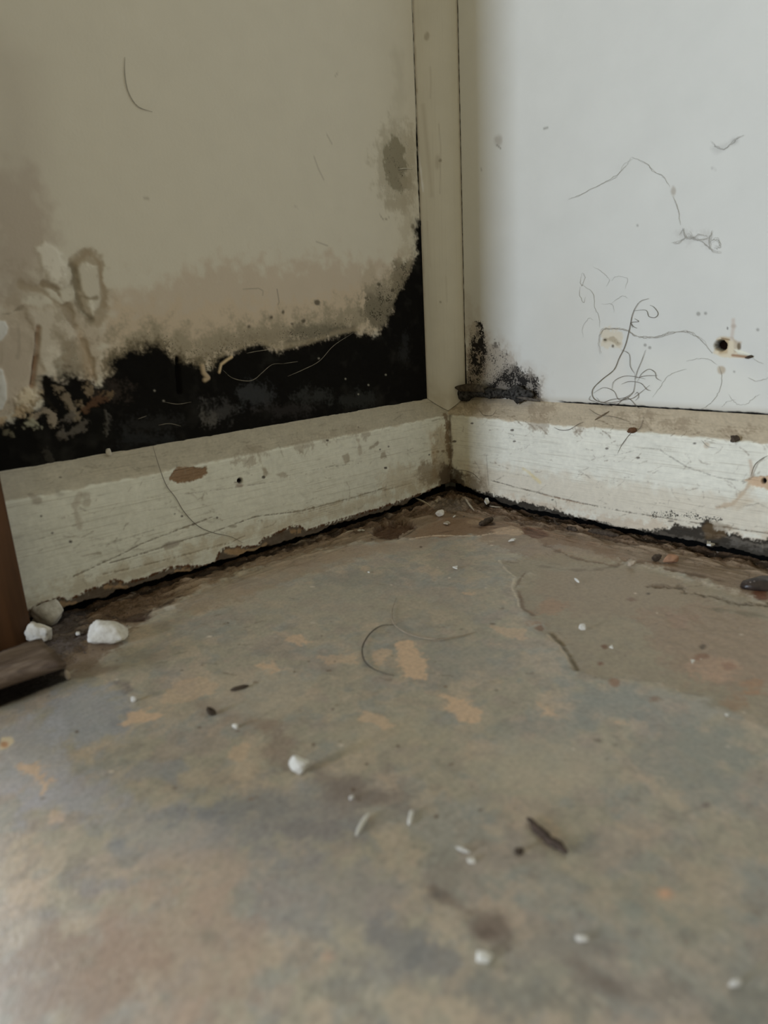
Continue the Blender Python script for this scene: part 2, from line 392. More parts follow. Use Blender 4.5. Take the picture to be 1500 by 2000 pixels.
# seam against the corner bead
seam = [(-.0312, 2.5), (-.0312, .09)]
nn = fbm(S.u * 0 + 3, S.v, 160, 4, 2)
zv = S.v; wid = np.interp(zv, [.09, .17, .20, .22, .27, .30, .34, .36, .47], [.0020, .0018, .0010, .0004, .0005, .0012, .0012, .0004, .0003])
dd = np.abs(S.u + .0306 - nn * .0007) - wid * (1 + nn)
mm = 1 - sstep(-.0003, .0004, dd)
S.col = S.col * (1 - mm[..., None]) + mm[..., None] * .02
S.h -= mm * .0015
S.h += .0002 * S.n0
S.spk *= np.clip(.55 + 1.6 * S.n1 + .8 * S.n2, 0, 1.3)
wall_left = grid_object('wall_left', S.u, -S.h, S.v, M_WALLL, S.col, S.spk, flip=True)
wall_left['kind'] = 'structure'

# ================================================================== right wall
uR = np.concatenate([[-2.5, -1.6, -.9, -.6, -.42], axis_lin(-.345, -.001, .0007), [0.0]])
vR = np.concatenate([[-.022, 0.0, .03, .06], axis_lin(.084, .22, .0007), axis_lin(.2215, .47, .0016), [.6, .9, 1.4, 2.0, 2.5]])
def mapR(x, y):
    p = at(x, y, 0, 0); return p[1], p[2]
S = Surf(uR, vR, (190, 191, 187), E_RIGHT, mapR)
P_ = S.paint; St = S.stroke; D = S.dot
S.col *= (1 + .03 * S.n0)[..., None]
P_([(905, 560), (925, 600), (950, 640), (990, 670), (1030, 710), (1065, 730), (1070, 790), (905, 790)], (165, 157, 146), .4, soft=.008, warp=.006)
P_([(912, 640), (928, 625), (944, 650), (958, 668), (985, 680), (1000, 700), (1010, 722), (1040, 735), (1056, 740), (1056, 785), (908, 785)], (150, 139, 126), .55, soft=.004, warp=.005, fine=.003, spk=.60)
P_([(914, 690), (935, 680), (950, 700), (948, 730), (925, 760), (912, 760)], (116, 102, 90), .6, soft=.003, warp=.004, fine=.003, spk=.7)
P_([(928, 628), (942, 625), (946, 655), (950, 690), (938, 715), (922, 710), (920, 670), (932, 650)], None, 1, soft=.0025, warp=.003, spk=.95)
P_([(985, 722), (1010, 712), (1028, 728), (1052, 736), (1056, 785), (908, 785), (912, 758), (960, 748)], (74, 68, 62), .6, soft=.003, warp=.004, fine=.003, spk=.95)
for x, y, a, b in [(938, 632, 5, 8), (934, 652, 4, 5), (966, 662, 4, 3), (968, 674, 8, 5), (988, 690, 3, 3), (1044, 740, 9, 5), (950, 688, 4, 4), (1008, 722, 8, 6), (924, 664, 5, 7)]:
    D(x, y, a * .7, b * .7, (62, 57, 53), .7, soft=.001, warp=.002, fine=.002)
D(1120, 660, 70, 130, (186, 184, 176), .35, soft=.02)
# stained spot, ochre with dark dots
P_([(1175, 650), (1186, 640), (1212, 652), (1218, 662), (1212, 682), (1195, 676), (1174, 676)], (186, 176, 154), .7, soft=.0016, warp=.003, fine=.0012)
St([(1180, 662), (1196, 662), (1208, 672)], .003, (140, 126, 100), .6, soft=.001, warp=.002, spk=.4)
D(1182, 664, 3, 2, (60, 52, 40), .9, soft=.0006); D(1197, 676, 2.5, 3, (80, 70, 55), .9, soft=.0006)
P_([(1180, 690), (1215, 690), (1230, 730), (1250, 790), (1185, 790), (1175, 740)], (200, 196, 187), .4, soft=.010, warp=.006)
P_([(1250, 690), (1380, 690), (1480, 740), (1480, 800), (1250, 780)], (200, 200, 192), .5, soft=.012)
# screw hole and torn paint
P_([(1394, 690), (1398, 660), (1412, 658), (1432, 661), (1441, 672), (1442, 690), (1470, 697), (1452, 699), (1425, 699), (1404, 694)], (192, 182, 160), .95, soft=.0008, warp=.001, h=-.0006)
P_([(1412, 660), (1424, 662), (1420, 690), (1404, 690)], (160, 138, 102), .7, soft=.001, warp=.001)
P_([(1431, 662), (1448, 668), (1443, 685), (1433, 690)], (168, 156, 138), .8, soft=.0008, warp=.001)
St([(1430, 694), (1448, 696), (1462, 698)], .0018, (138, 108, 82), .95, soft=.0005)
St([(1443, 674), (1444, 680)], .0022, (92, 82, 64), .9, soft=.0006)
P_([(1433, 682), (1442, 692), (1470, 695), (1462, 690), (1444, 683)], (218, 206, 192), .95, soft=.0006, h=.0006)
D(1443, 676, 4.5, 7, (110, 98, 80), .9, soft=.0006, warp=.0006)
St([(1409, 661), (1420, 663), (1424, 664)], .001, (110, 88, 60), .9, soft=.0004)
D(1407, 675, 12.5, 11, (22, 14, 11), 1, soft=.0004, h=-.009)
St([(1432, 625), (1432, 640), (1429, 662)], .0026, (178, 168, 158), .8, soft=.001)
D(1433, 637, 5, 4, (160, 148, 136), .7, soft=.001)
D(1421, 641, 1.6, 3, (80, 74, 68), .9, soft=.0003)
D(1408, 722, 6, 6, (160, 146, 124), .8, soft=.001, warp=.001)
# faint smears
St([(1395, 290), (1415, 288), (1440, 272)], .003, (160, 160, 156), .45, soft=.002, warp=.002)
D(1436, 276, 8, 5, (150, 150, 146), .5, soft=.002, warp=.001)
D(1315, 373, 4, 9, (150, 143, 130), .7, soft=.001, warp=.001)
St([(1330, 458), (1350, 462), (1370, 460), (1386, 470)], .006, (165, 163, 158), .4, soft=.003, warp=.004, fine=.002)
D(972, 274, 8, 8, (120, 108, 92), .4, soft=.003, warp=.002)
St([(970, 283), (978, 290)], .001, (100, 94, 82), .7, soft=.0006)
St([(1062, 252), (1070, 250)], .001, (110, 108, 100), .8, soft=.0005)
St([(1390, 330), (1398, 330)], .001, (130, 128, 124), .8, soft=.0005)
for x, y, r_ in [(1378, 612, 3), (1364, 613, 4), (1260, 674, 3), (1269, 679, 3), (940, 331, 2), (1434, 726, 2), (1245, 440, 2), (1480, 644, 3)]: D(x, y, r_, r_, (120, 118, 112), .7, soft=.0006)
# crack along the top of the baseboard
nn = fbm(S.u, S.v * 0 + 5, 120, 4, 2)
on = sstep(-.135, -.150, S.u); w_ = (.0011 + .0009 * nn) * on
dd = np.abs(S.v - .0945 + .002 * on) - w_ - .0006 * on
mm = (1 - sstep(-.0004, .0004, dd)) * on
S.col = S.col * (1 - mm[..., None]) + mm[..., None] * .012
S.h -= mm * .0015
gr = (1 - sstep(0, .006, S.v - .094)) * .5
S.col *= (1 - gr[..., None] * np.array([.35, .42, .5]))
# seam against the bead
nn = fbm(S.u * 0 + 3, S.v, 150, 4, 7)
dd = np.abs(S.u + .0266 - nn * .0003) - .00045 * (1 + nn * 1.2) - .0012 * sstep(.18, .10, S.v)
mm = 1 - sstep(-.0003, .0003, dd)
S.col = S.col * (1 - mm[..., None]) + mm[..., None] * np.array([.035, .03, .022])
S.h -= mm * .0012
S.spk *= np.clip(.85 + 1.3 * S.n1 + .8 * S.n2, 0, 1.4)
wall_right = grid_object('wall_right', -S.h, S.u, S.v, M_WALLR, S.col, S.spk, flip=False)
wall_right['kind'] = 'structure'

# ================================================================== corner bead (trim)
A0, A1, CT = np.array([-.0303, 0.]), np.array([0., -.0267]), np.array([-.0205, -.0210])
ta = np.linspace(0, 1, 40)[:, None]
prof = A0 * (1 - ta) ** 2 + CT * 2 * ta * (1 - ta) + A1 * ta ** 2
arc = np.concatenate([[0], np.cumsum(np.hypot(*np.diff(prof, axis=0).T))])
zt = np.concatenate([axis_lin(0, .40, .001), [.6, 1.1, 1.8, 2.4]])
def mapT(x, y):                                       # the bead is narrow: use its chord plane
    p = at(x, y, 1, -.012); t = np.clip((x - (800 + .0437 * y)) / (91 - .0218 * y), 0, 1)
    return t * arc[-1], p[2] - .09
S = Surf(arc, zt, (134, 128, 110), E_LEFT, mapT)
P_ = S.paint; St = S.stroke; D = S.dot
S.col *= (1 + .03 * S.n0)[..., None]
D(829, 67, 5, 8, (104, 96, 78), .7, soft=.001, warp=.001)
D(856, 316, 3, 3, (80, 72, 56), .9, soft=.0006); D(851, 318, 5, 14, (112, 104, 86), .5, soft=.002)
St([(836, 130), (838, 160), (836, 190)], .0012, (112, 104, 86), .4, soft=.001)
St([(853, 245), (857, 290), (856, 380)], .0008, (104, 96, 80), .5, soft=.0008)
St([(822, 200), (828, 260), (836, 330), (840, 380)], .0035, (118, 110, 92), .5, soft=.002)
St([(813, 288), (817, 320), (823, 368)], .0016, (172, 164, 142), .95, soft=.0004, h=.0003)
D(805, 170, 5, 9, (110, 98, 78), .8, soft=.001, warp=.001); D(806, 172, 3, 5, (160, 150, 128), .8, soft=.0008)
St([(832, 430), (838, 520)], .001, (118, 108, 90), .4, soft=.001)
D(858, 590, 2, 2, (90, 82, 64), .8, soft=.0005)
St([(868, 540), (870, 590)], .0008, (112, 104, 86), .5, soft=.0008)
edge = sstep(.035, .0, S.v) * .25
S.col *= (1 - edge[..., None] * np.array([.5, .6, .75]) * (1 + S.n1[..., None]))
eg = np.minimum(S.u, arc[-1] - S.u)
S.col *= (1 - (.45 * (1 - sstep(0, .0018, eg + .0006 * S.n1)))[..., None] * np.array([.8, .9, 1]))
PX = np.repeat(prof[:, 0][:, None], len(zt), 1); PY = np.repeat(prof[:, 1][:, None], len(zt), 1)
base = ZB - TOPSL * np.minimum(-PX, -PY) + .0006
n_ = np.array([-.66, -.75])
ZT = np.where(S.v < .1, base + S.v * (.1 + .09 - base) / .1, S.v + .09)
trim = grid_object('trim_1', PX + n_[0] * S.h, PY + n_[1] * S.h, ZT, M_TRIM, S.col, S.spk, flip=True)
trim['kind'] = 'structure'

# ================================================================== baseboards
prof_t = []                                            # (depth from the wall, z)
for z in np.linspace(ZL, ZF - .0015, 130): prof_t.append((W, z))
for k in range(1, 6):
    a = k / 6; prof_t.append((W - .0012 * a * a, ZF - .0015 + .0020 * a))
for k in range(0, 40):
    a = k / 39; prof_t.append(((W - .0015) * (1 - a), ZF + .0009 + (ZB - ZF - .0009) * a))
prof_t = np.array(prof_t)
vt = np.concatenate([[0], np.cumsum(np.hypot(*np.diff(prof_t, axis=0).T))])
TFRONT = vt[129]
def board(side, u, E, base, paint):
    ax = 1 if side == 'left' else 0
    def mp(x, y):
        p = at(x, y, ax, -W); z = p[2]
        if z > ZF:
            lo, hi = 0., 1.
            for _ in range(30):                         # where the sight line meets the sloping top
                m_ = (lo + hi) / 2; q = at(x, y, ax, -W * (1 - m_))
                if q[2] > ZF + (ZB - ZF) * m_: lo = m_
                else: hi = m_
            p = q; t = TFRONT + .003 + lo * (vt[-1] - TFRONT - .003)
        else: t = z - ZL
        return p[1 - ax], t
    S = Surf(u, vt, base, E, mp)
    dep = np.repeat(prof_t[:, 0][None], len(u), 0); Z = np.repeat(prof_t[:, 1][None], len(u), 0)
    L = -u[0]
    A = -L + (S.u + L) * (L - dep) / L
    S.u = np.minimum(A, 0)
    S.u = A
    # win() needs monotone axes: use the front run for look-up
    paint(S)
    S.h += .00035 * fbm(S.u, S.v, 60, 4, 3) + .00012 * S.n1
    nx = np.repeat(np.where(np.arange(len(vt)) < 132, 1., .61)[None], len(u), 0); nz_ = np.where(nx < 1, .79, 0.)
    d2 = dep + S.h * nx; z2 = Z + S.h * nz_
    endcap = 0
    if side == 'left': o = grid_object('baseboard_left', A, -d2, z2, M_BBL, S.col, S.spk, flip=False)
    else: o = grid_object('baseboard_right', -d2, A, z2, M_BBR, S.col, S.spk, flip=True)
    o['kind'] = 'structure'
    return o

def paint_left(S):
    P_ = S.paint; St = S.stroke; D = S.dot
    S.col *= (1 + .05 * S.n0 + .04 * S.n1)[..., None]
    g = fbm(S.u * .18, S.v, 420, 4, 4); S.col *= (1 - .16 * np.clip(g - .1, 0, 1))[..., None]
    # dusty top
    top = sstep(-.0012, .0012, S.v - TFRONT - .002 + .0022 * S.n1 + .0015 * S.n0)
    far = 1 - .15 * sstep(-.36, -.44, S.u)
    tc = alb((121, 113, 94), S.E) * (1 + .10 * S.n2 + .12 * S.n1)[..., None]
    m = (top * far)[..., None]; S.col = S.col * (1 - m) + tc * m
    for x, y in [(480, 900), (500, 880), (640, 850), (700, 845), (590, 870)]:
        D(x, y, 20, 9, (108, 98, 80), .6, soft=.003, warp=.005, fine=.003)
    D(118, 965, 7, 4, (70, 60, 46), .4, soft=.002); D(119, 934, 3, 1.5, (60, 52, 40), .9, soft=.0006)
    # bare wood, nail hole
    WP = [(330, 936), (338, 922), (352, 914), (374, 911), (392, 915), (404, 911), (406, 925), (392, 934), (372, 942), (348, 945)]
    P_(WP, (94, 74, 52), 1, soft=.0005, warp=.0006, fine=.0008, h=-.0009)
    sl, m = S.mask(WP, soft=.0006)
    S.col[sl] *= 1 - m[..., None] * .45 * np.clip(fbm(S.u[sl] * .15, S.v[sl], 900, 3, 8) + .1, 0, 1)[..., None]
    D(469, 939, 5.5, 5.5, (14, 10, 8), 1, soft=.0004, h=-.003); D(468, 948, 7, 4, (100, 84, 70), .7, soft=.0012)
    St([(458, 942), (464, 942)], .0008, (80, 66, 50), .9, soft=.0004)
    # cracks in the paint
    def crack(P, wd=.0007, a=.85, c=(66, 56, 42)): St(P, wd, c, a, soft=.0004, warp=.0003, fine=.0003, h=-.0006)
    crack([(144, 1126), (187, 1106), (235, 1084), (275, 1063), (318, 1046), (360, 1031), (415, 1010)])
    crack([(215, 1100), (290, 1078), (360, 1055), (420, 1038), (500, 1009), (590, 998), (690, 972), (750, 954)])
    crack([(200, 1122), (240, 1114), (300, 1100), (400, 1074), (450, 1060), (478, 1047)], .0006)
    crack([(600, 1000), (700, 972), (800, 945), (845, 930)], .0005, .5)
    crack([(150, 1080), (220, 1060), (300, 1035)], .0004, .4); crack([(560, 930), (640, 912), (700, 905)], .0004, .5)
    crack([(280, 998), (345, 990)], .0004, .35); crack([(360, 965), (460, 952), (540, 940)], .0005, .4)
    P_([(318, 1066), (330, 1058), (352, 1056), (348, 1064), (335, 1070), (322, 1072)], (104, 96, 82), .8, soft=.001, warp=.001)
    D(455, 1028, 8, 3, (92, 84, 68), .7, soft=.0008); D(365, 1030, 5, 2.5, (100, 90, 72), .7, soft=.0006)
    P_([(158, 1086), (180, 1078), (196, 1078), (198, 1082), (172, 1086), (162, 1088)], (96, 86, 68), .7, soft=.0008, warp=.001)
    for P, wd, c, a in [([(145, 985), (150, 1010), (155, 1028)], .003, (108, 98, 80), .5), ([(165, 965), (175, 968), (172, 985)], .004, (100, 90, 72), .5), ([(155, 962), (150, 975)], .003, (110, 100, 82), .5),
                        ([(500, 880), (510, 905), (520, 925)], .003, (104, 94, 74), .6), ([(505, 908), (525, 925), (560, 930)], .002, (106, 96, 78), .6), ([(700, 860), (705, 885)], .003, (110, 100, 82), .6),
                        ([(712, 884), (738, 864)], .0012, (96, 86, 68), .7), ([(62, 970), (72, 978)], .003, (100, 90, 74), .6), ([(395, 972), (400, 960), (405, 966)], .001, (84, 74, 58), .7)]:
        St(P, wd, c, a, soft=.0012, warp=.002)
    P_([(668, 890), (680, 884), (684, 900), (674, 906)], (104, 94, 76), .7, soft=.001, warp=.001)
    P_([(745, 884), (752, 882), (756, 894), (744, 895)], (100, 90, 72), .7, soft=.001, warp=.001)
    for x, y, r_ in [(753, 914, 3.5), (515, 932, 3), (341, 1004, 2), (700, 836, 2), (742, 878, 2), (759, 872, 2), (640, 860, 2.5), (528, 860, 3), (220, 870, 2), (424, 1011, 2.5), (355, 1008, 3), (138, 1058, 3), (102, 1041, 3), (80, 1008, 2), (855, 882, 3), (846, 884, 2.5), (838, 888, 2.5), (865, 881, 3.5), (478, 858, 2), (612, 992, 2.5)]:
        D(x, y, r_, r_ * .8, (40, 32, 24), .9, soft=.0004, warp=.0004)
    # rusty damp haze near the corner
    D(866, 890, 24, 60, (112, 98, 74), .6, soft=.006, warp=.006, fine=.003)
    D(810, 935, 70, 26, (124, 111, 86), .5, soft=.007, warp=.007, fine=.003)
    St([(840, 850), (848, 900), (850, 930)], .008, (118, 100, 72), .5, soft=.004, warp=.004)
    St([(872, 812), (874, 850), (878, 880), (882, 915), (884, 945)], .007, (80, 64, 44), .85, soft=.002, warp=.003, fine=.002)
    St([(862, 830), (860, 850), (864, 865)], .0012, (120, 108, 84), .8, soft=.0006)
    # rot along the foot
    St([(60, 1180), (110, 1162), (180, 1140), (250, 1118), (330, 1098), (420, 1062), (520, 1035), (620, 1008), (740, 975), (860, 940)], .011, (124, 112, 88), .55, soft=.005, warp=.006, fine=.002)
    wave = [(40, 1205), (75, 1178), (100, 1172), (112, 1166), (140, 1170), (172, 1152), (206, 1140), (222, 1132), (246, 1138), (285, 1128), (330, 1108), (350, 1106), (395, 1105), (420, 1100), (432, 1072), (450, 1066), (480, 1068), (500, 1066), (515, 1052), (540, 1040), (556, 1034), (570, 1026), (585, 1027), (598, 1036), (640, 1022), (700, 1003), (730, 996), (800, 972), (850, 953), (882, 940)]
    P_(wave + [(890, 990), (600, 1060), (300, 1160), (40, 1230)], (52, 40, 28), .93, soft=.0008, warp=.0012, fine=.0012, hn=.0008)
    St(wave, .0012, (60, 38, 22), .95, soft=.0005, warp=.0008, fine=.0006, h=.0004)
    St([(440, 1078), (470, 1078), (500, 1075), (520, 1062)], .003, (112, 92, 64), .7, soft=.001, warp=.001)
    for x, y, a, b in [(460, 1076, 24, 6), (225, 1146, 22, 5), (120, 1178, 30, 5), (575, 1036, 12, 4), (350, 1115, 20, 4)]: D(x, y, a, b, (112, 90, 62), .8, soft=.0012, warp=.002, fine=.001)
    scribble(S, 7, 130, 60, 860, lambda x: 975 - .155 * (x - 30), lambda x: 1170 - .27 * (x - 60), (98, 90, 74), .55)
    scribble(S, 8, 90, 60, 860, lambda x: 925 - .165 * (x - 30), lambda x: 960 - .165 * (x - 30), (94, 86, 68), .6)
    D(850, 925, 36, 26, (84, 70, 50), .6, soft=.005, warp=.006, fine=.003)
    D(878, 935, 22, 30, (48, 38, 28), .75, soft=.004, warp=.004, fine=.002)
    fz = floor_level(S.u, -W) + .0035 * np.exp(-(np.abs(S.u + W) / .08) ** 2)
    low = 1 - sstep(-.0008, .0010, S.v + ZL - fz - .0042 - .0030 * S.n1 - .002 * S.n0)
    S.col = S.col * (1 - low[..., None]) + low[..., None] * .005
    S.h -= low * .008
def scribble(S, seed, n, x0, x1, y0, y1, col, a, w0=.0003, w1=.0007):
    rnd = random.Random(seed)
    for _ in range(n):
        x, y = rnd.uniform(x0, x1), rnd.uniform(0, 1); y = y0(x) + (y1(x) - y0(x)) * y
        L = rnd.uniform(6, 34); an = rnd.uniform(-.5, .5) + (rnd.random() < .25) * rnd.uniform(-1.2, 1.2); P = [(x, y)]
        for _k in range(3):
            an += rnd.uniform(-.5, .5); P.append((P[-1][0] + L / 3 * math.cos(an), P[-1][1] + L / 3 * math.sin(an)))
        S.stroke(P, rnd.uniform(w0, w1), col, a * rnd.uniform(.4, 1), soft=.0004, warp=.0004, fine=.0004)
def paint_right(S):
    P_ = S.paint; St = S.stroke; D = S.dot
    S.col *= (1 + .05 * S.n0 + .035 * S.n1)[..., None]
    g = fbm(S.u * .18, S.v, 420, 4, 4); S.col *= (1 - .14 * np.clip(g - .1, 0, 1))[..., None]
    P_([(900, 900), (1500, 980), (1520, 1060), (1300, 1040), (900, 960)], (184, 176, 160), .7, soft=.008, warp=.006)
    top = sstep(-.0012, .0012, S.v - TFRONT - .002 + .0022 * S.n1 + .0015 * S.n0)
    tc = alb((164, 153, 135), S.E) * (1 + .12 * S.n2 + .12 * S.n1)[..., None]
    m = top[..., None]; S.col = S.col * (1 - m) + tc * m
    sl_ = None
    for x, y, a, b in [(1050, 828, 18, 14), (1060, 800, 34, 10), (920, 800, 40, 8), (1130, 838, 10, 5), (1300, 830, 60, 8), (1450, 845, 40, 8), (1240, 812, 50, 6)]:
        D(x, y, a, b, (134, 120, 102), .6, soft=.003, warp=.005, fine=.003)
    def crack(P, wd=.0007, a=.85, c=(70, 60, 48)): St(P, wd, c, a, soft=.0004, warp=.0003, fine=.0003, h=-.0006)
    crack([(958, 938), (1000, 950), (1080, 970), (1150, 986), (1230, 1001), (1300, 1012), (1400, 1028), (1520, 1045)])
    crack([(1060, 966), (1110, 978), (1140, 985)], .0009, .6, (120, 90, 66))
    crack([(1290, 880), (1340, 912), (1400, 932), (1460, 942)], .0005, .5); crack([(1200, 890), (1260, 875), (1290, 878)], .0005, .35)
    crack([(950, 890), (952, 920), (955, 950)], .0014, .3); crack([(1400, 1040), (1450, 1050), (1520, 1060)], .0006, .7)
    for x, y, r_ in [(1246, 894, 3), (1185, 876, 3), (1079, 976, 2.5), (1000, 840, 3), (1005, 862, 3), (922, 827, 2.5), (888, 862, 3), (1357, 866, 3), (1408, 1015, 3)]:
        D(x, y, r_ * 1.2, r_ * .7, (60, 50, 42), .85, soft=.0004, warp=.0004)
    D(1380, 870, 6, 6, (160, 140, 112), .5, soft=.001)
    St([(1022, 915), (1035, 925), (1055, 942)], .003, (190, 178, 138), .8, soft=.0015, warp=.001)
    St([(878, 812), (879, 840), (880, 862)], .0034, (84, 68, 50), .85, soft=.002, warp=.002)
    St([(879, 862), (881, 900), (879, 945)], .005, (84, 66, 46), .85, soft=.002, warp=.002, fine=.001)
    D(905, 950, 45, 22, (108, 96, 78), .8, soft=.006, warp=.006, fine=.003)
    D(945, 950, 12, 30, (140, 126, 106), .5, soft=.005, warp=.004)
    # mould freckles
    P_([(1270, 996), (1330, 1000), (1412, 1010), (1410, 1020), (1340, 1014), (1275, 1010)], None, 1, soft=.002, warp=.002, spk=.42)
    P_([(1000, 840), (1010, 850), (990, 880), (980, 860)], None, 1, soft=.002, warp=.002, spk=.15)
    # bare wood and nail hole at the edge
    P_([(1454, 938), (1468, 932), (1510, 930), (1540, 935), (1540, 965), (1500, 957), (1470, 950)], (176, 152, 126), 1, soft=.0005, warp=.0006, fine=.0006, h=-.0008)
    D(1491, 940, 4.5, 5.5, (16, 12, 10), 1, soft=.0004, h=-.003)
    St([(1400, 992), (1430, 985), (1450, 965), (1462, 948)], .0022, (164, 146, 124), .8, soft=.0012, warp=.001)
    St([(1440, 985), (1470, 955)], .008, (176, 162, 140), .5, soft=.004, warp=.004)
    St([(1465, 900), (1468, 915), (1468, 930)], .0022, (168, 150, 130), .7, soft=.0012); St([(1470, 928), (1480, 905), (1492, 895)], .0008, (110, 96, 80), .7, soft=.0005)
    # foot
    P_([(900, 965), (1000, 970), (1100, 992), (1200, 1012), (1300, 1022), (1520, 1050), (1520, 1110), (1200, 1060), (900, 1000)], (176, 160, 140), .6, soft=.004, warp=.005, fine=.003)
    foot = [(880, 935), (905, 950), (950, 962), (1010, 978), (1060, 992), (1100, 998), (1150, 1012), (1200, 1030), (1240, 1036), (1280, 1038), (1320, 1024), (1350, 1030), (1380, 1018), (1400, 1030), (1440, 1046), (1520, 1060)]
    P_(foot + [(1540, 1120), (880, 990)], (30, 27, 24), .95, soft=.0012, warp=.0022, fine=.0014, hn=.0012)
    St([(1370, 1042), (1410, 1046), (1450, 1058), (1500, 1068)], .0016, (96, 90, 82), .7, soft=.0008, warp=.002, fine=.001)
    St([(1290, 1040), (1330, 1050), (1370, 1056)], .0018, (80, 74, 66), .7, soft=.0008, warp=.002, fine=.001)
    P_([(1370, 1028), (1400, 1018), (1420, 1028), (1420, 1050), (1380, 1050)], (90, 72, 48), .6, soft=.002, warp=.002)
    for x, y, a, b in [(1260, 1046, 16, 4), (1330, 1056, 20, 5), (1440, 1062, 20, 5), (1480, 1072, 16, 5), (1170, 1024, 16, 3), (1060, 1000, 14, 3)]: D(x, y, a, b, (84, 80, 74), .7, soft=.0014, warp=.002, fine=.0015)
    D(1155, 1018, 16, 1.6, (60, 42, 30), .8, soft=.0006); D(1310, 1018, 6, 1.6, (50, 40, 30), .8, soft=.0006)
    scribble(S, 5, 110, 900, 1500, lambda x: 825 + .12 * (x - 900), lambda x: 955 + .18 * (x - 900), (122, 112, 98), .6)
    scribble(S, 6, 90, 900, 1500, lambda x: 785 + .09 * (x - 900), lambda x: 815 + .11 * (x - 900), (112, 98, 80), .7)
    D(885, 940, 24, 24, (52, 42, 32), .75, soft=.004, warp=.004, fine=.002)
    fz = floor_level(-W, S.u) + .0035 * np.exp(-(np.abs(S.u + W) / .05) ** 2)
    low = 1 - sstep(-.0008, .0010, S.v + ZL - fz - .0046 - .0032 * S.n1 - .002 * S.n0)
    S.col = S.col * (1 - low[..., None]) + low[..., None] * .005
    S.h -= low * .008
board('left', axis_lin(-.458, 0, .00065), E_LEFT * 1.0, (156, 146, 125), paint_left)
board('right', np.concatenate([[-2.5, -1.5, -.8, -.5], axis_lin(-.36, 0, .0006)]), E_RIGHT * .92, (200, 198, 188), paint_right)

# ================================================================== floor
uF = np.concatenate([[-3.2, -2, -1.2, -.8, -.64], axis_lin(-.575, -.014, .00082), [-.008, .03]])
vF = np.concatenate([[-2.5, -1.5, -.9, -.6, -.52], axis_lin(-.48, -.016, .00082), [-.008, .03, .4, 1.0, 2.6]])
def mapF(x, y):
    p = atf(x, y); return p[0], p[1]
S = Surf(uF, vF, (126, 119, 101), E_FLOOR, mapF)
P_ = S.paint; St = S.stroke; D = S.dot
a1 = fbm(S.u, S.v, 22, 5, 21); a2 = fbm(S.u, S.v, 34, 5, 31); a3 = fbm(S.u, S.v, 55, 5, 41); a4 = fbm(S.u, S.v, 14, 4, 51)
def over(m, c, E=E_FLOOR):
    S.col[:] = S.col * (1 - m[..., None]) + alb(c, E) * m[..., None]
over(sstep(.02, .25, a1) * .6, (118, 116, 107))
over(sstep(.12, .35, a2) * .45, (142, 127, 106))
over(sstep(.10, .30, -a2) * .6, (124, 112, 99))
over(sstep(.18, .32, a3) * .5, (110, 110, 102))
over(sstep(.22, .34, fbm(S.u, S.v, 40, 5, 61)) * .3, (152, 132, 108))
over(sstep(.20, .5, -a4) * .4, (118, 116, 100))
a5 = fbm(S.u, S.v, 130, 4, 91); a6 = fbm(S.u, S.v, 75, 5, 95)
over(sstep(.16, .42, a5) * .35, (104, 98, 86)); over(sstep(.18, .42, -a5) * .3, (142, 132, 112)); over(sstep(.2, .36, a6) * .4, (112, 103, 90)); over(sstep(.25, .4, -a6) * .3, (140, 126, 108))
S.col *= (1 + .06 * S.n1 + .07 * S.n2)[..., None]
# dull blue-grey areas at the left and middle
for x, y, rx, ry, c, a in [(170, 1400, 90, 60, (120, 121, 120), .7), (60, 1480, 80, 90, (138, 136, 134), .5), (130, 1560, 90, 40, (128, 125, 122), .6), (330, 1620, 120, 60, (120, 118, 112), .5), (560, 1600, 160, 70, (108, 105, 100), .6),
                           (640, 1750, 160, 80, (112, 108, 102), .5), (800, 1860, 130, 60, (106, 103, 97), .5), (900, 1290, 110, 40, (112, 110, 100), .5), (700, 1130, 80, 18, (102, 100, 90), .5), (1180, 1370, 80, 40, (106, 108, 100), .6), (1350, 1480, 100, 70, (108, 108, 98), .6),
                           (320, 1860, 190, 130, (128, 110, 93), .55), (380, 1700, 90, 40, (138, 121, 102), .5), (120, 1900, 150, 90, (112, 98, 83), .7), (1080, 1900, 120, 80, (106, 104, 94), .5), (500, 1350, 110, 50, (138, 128, 108), .5), (1060, 1490, 130, 60, (136, 128, 108), .6),
                           (770, 1430, 110, 40, (134, 126, 104), .5), (1430, 1900, 90, 60, (106, 104, 94), .5), (1320, 1800, 90, 50, (128, 122, 104), .5), (700, 1180, 260, 40, (126, 118, 100), .4)]:
    D(x, y, rx, ry, c, a, soft=.008, warp=.010, fine=.003)
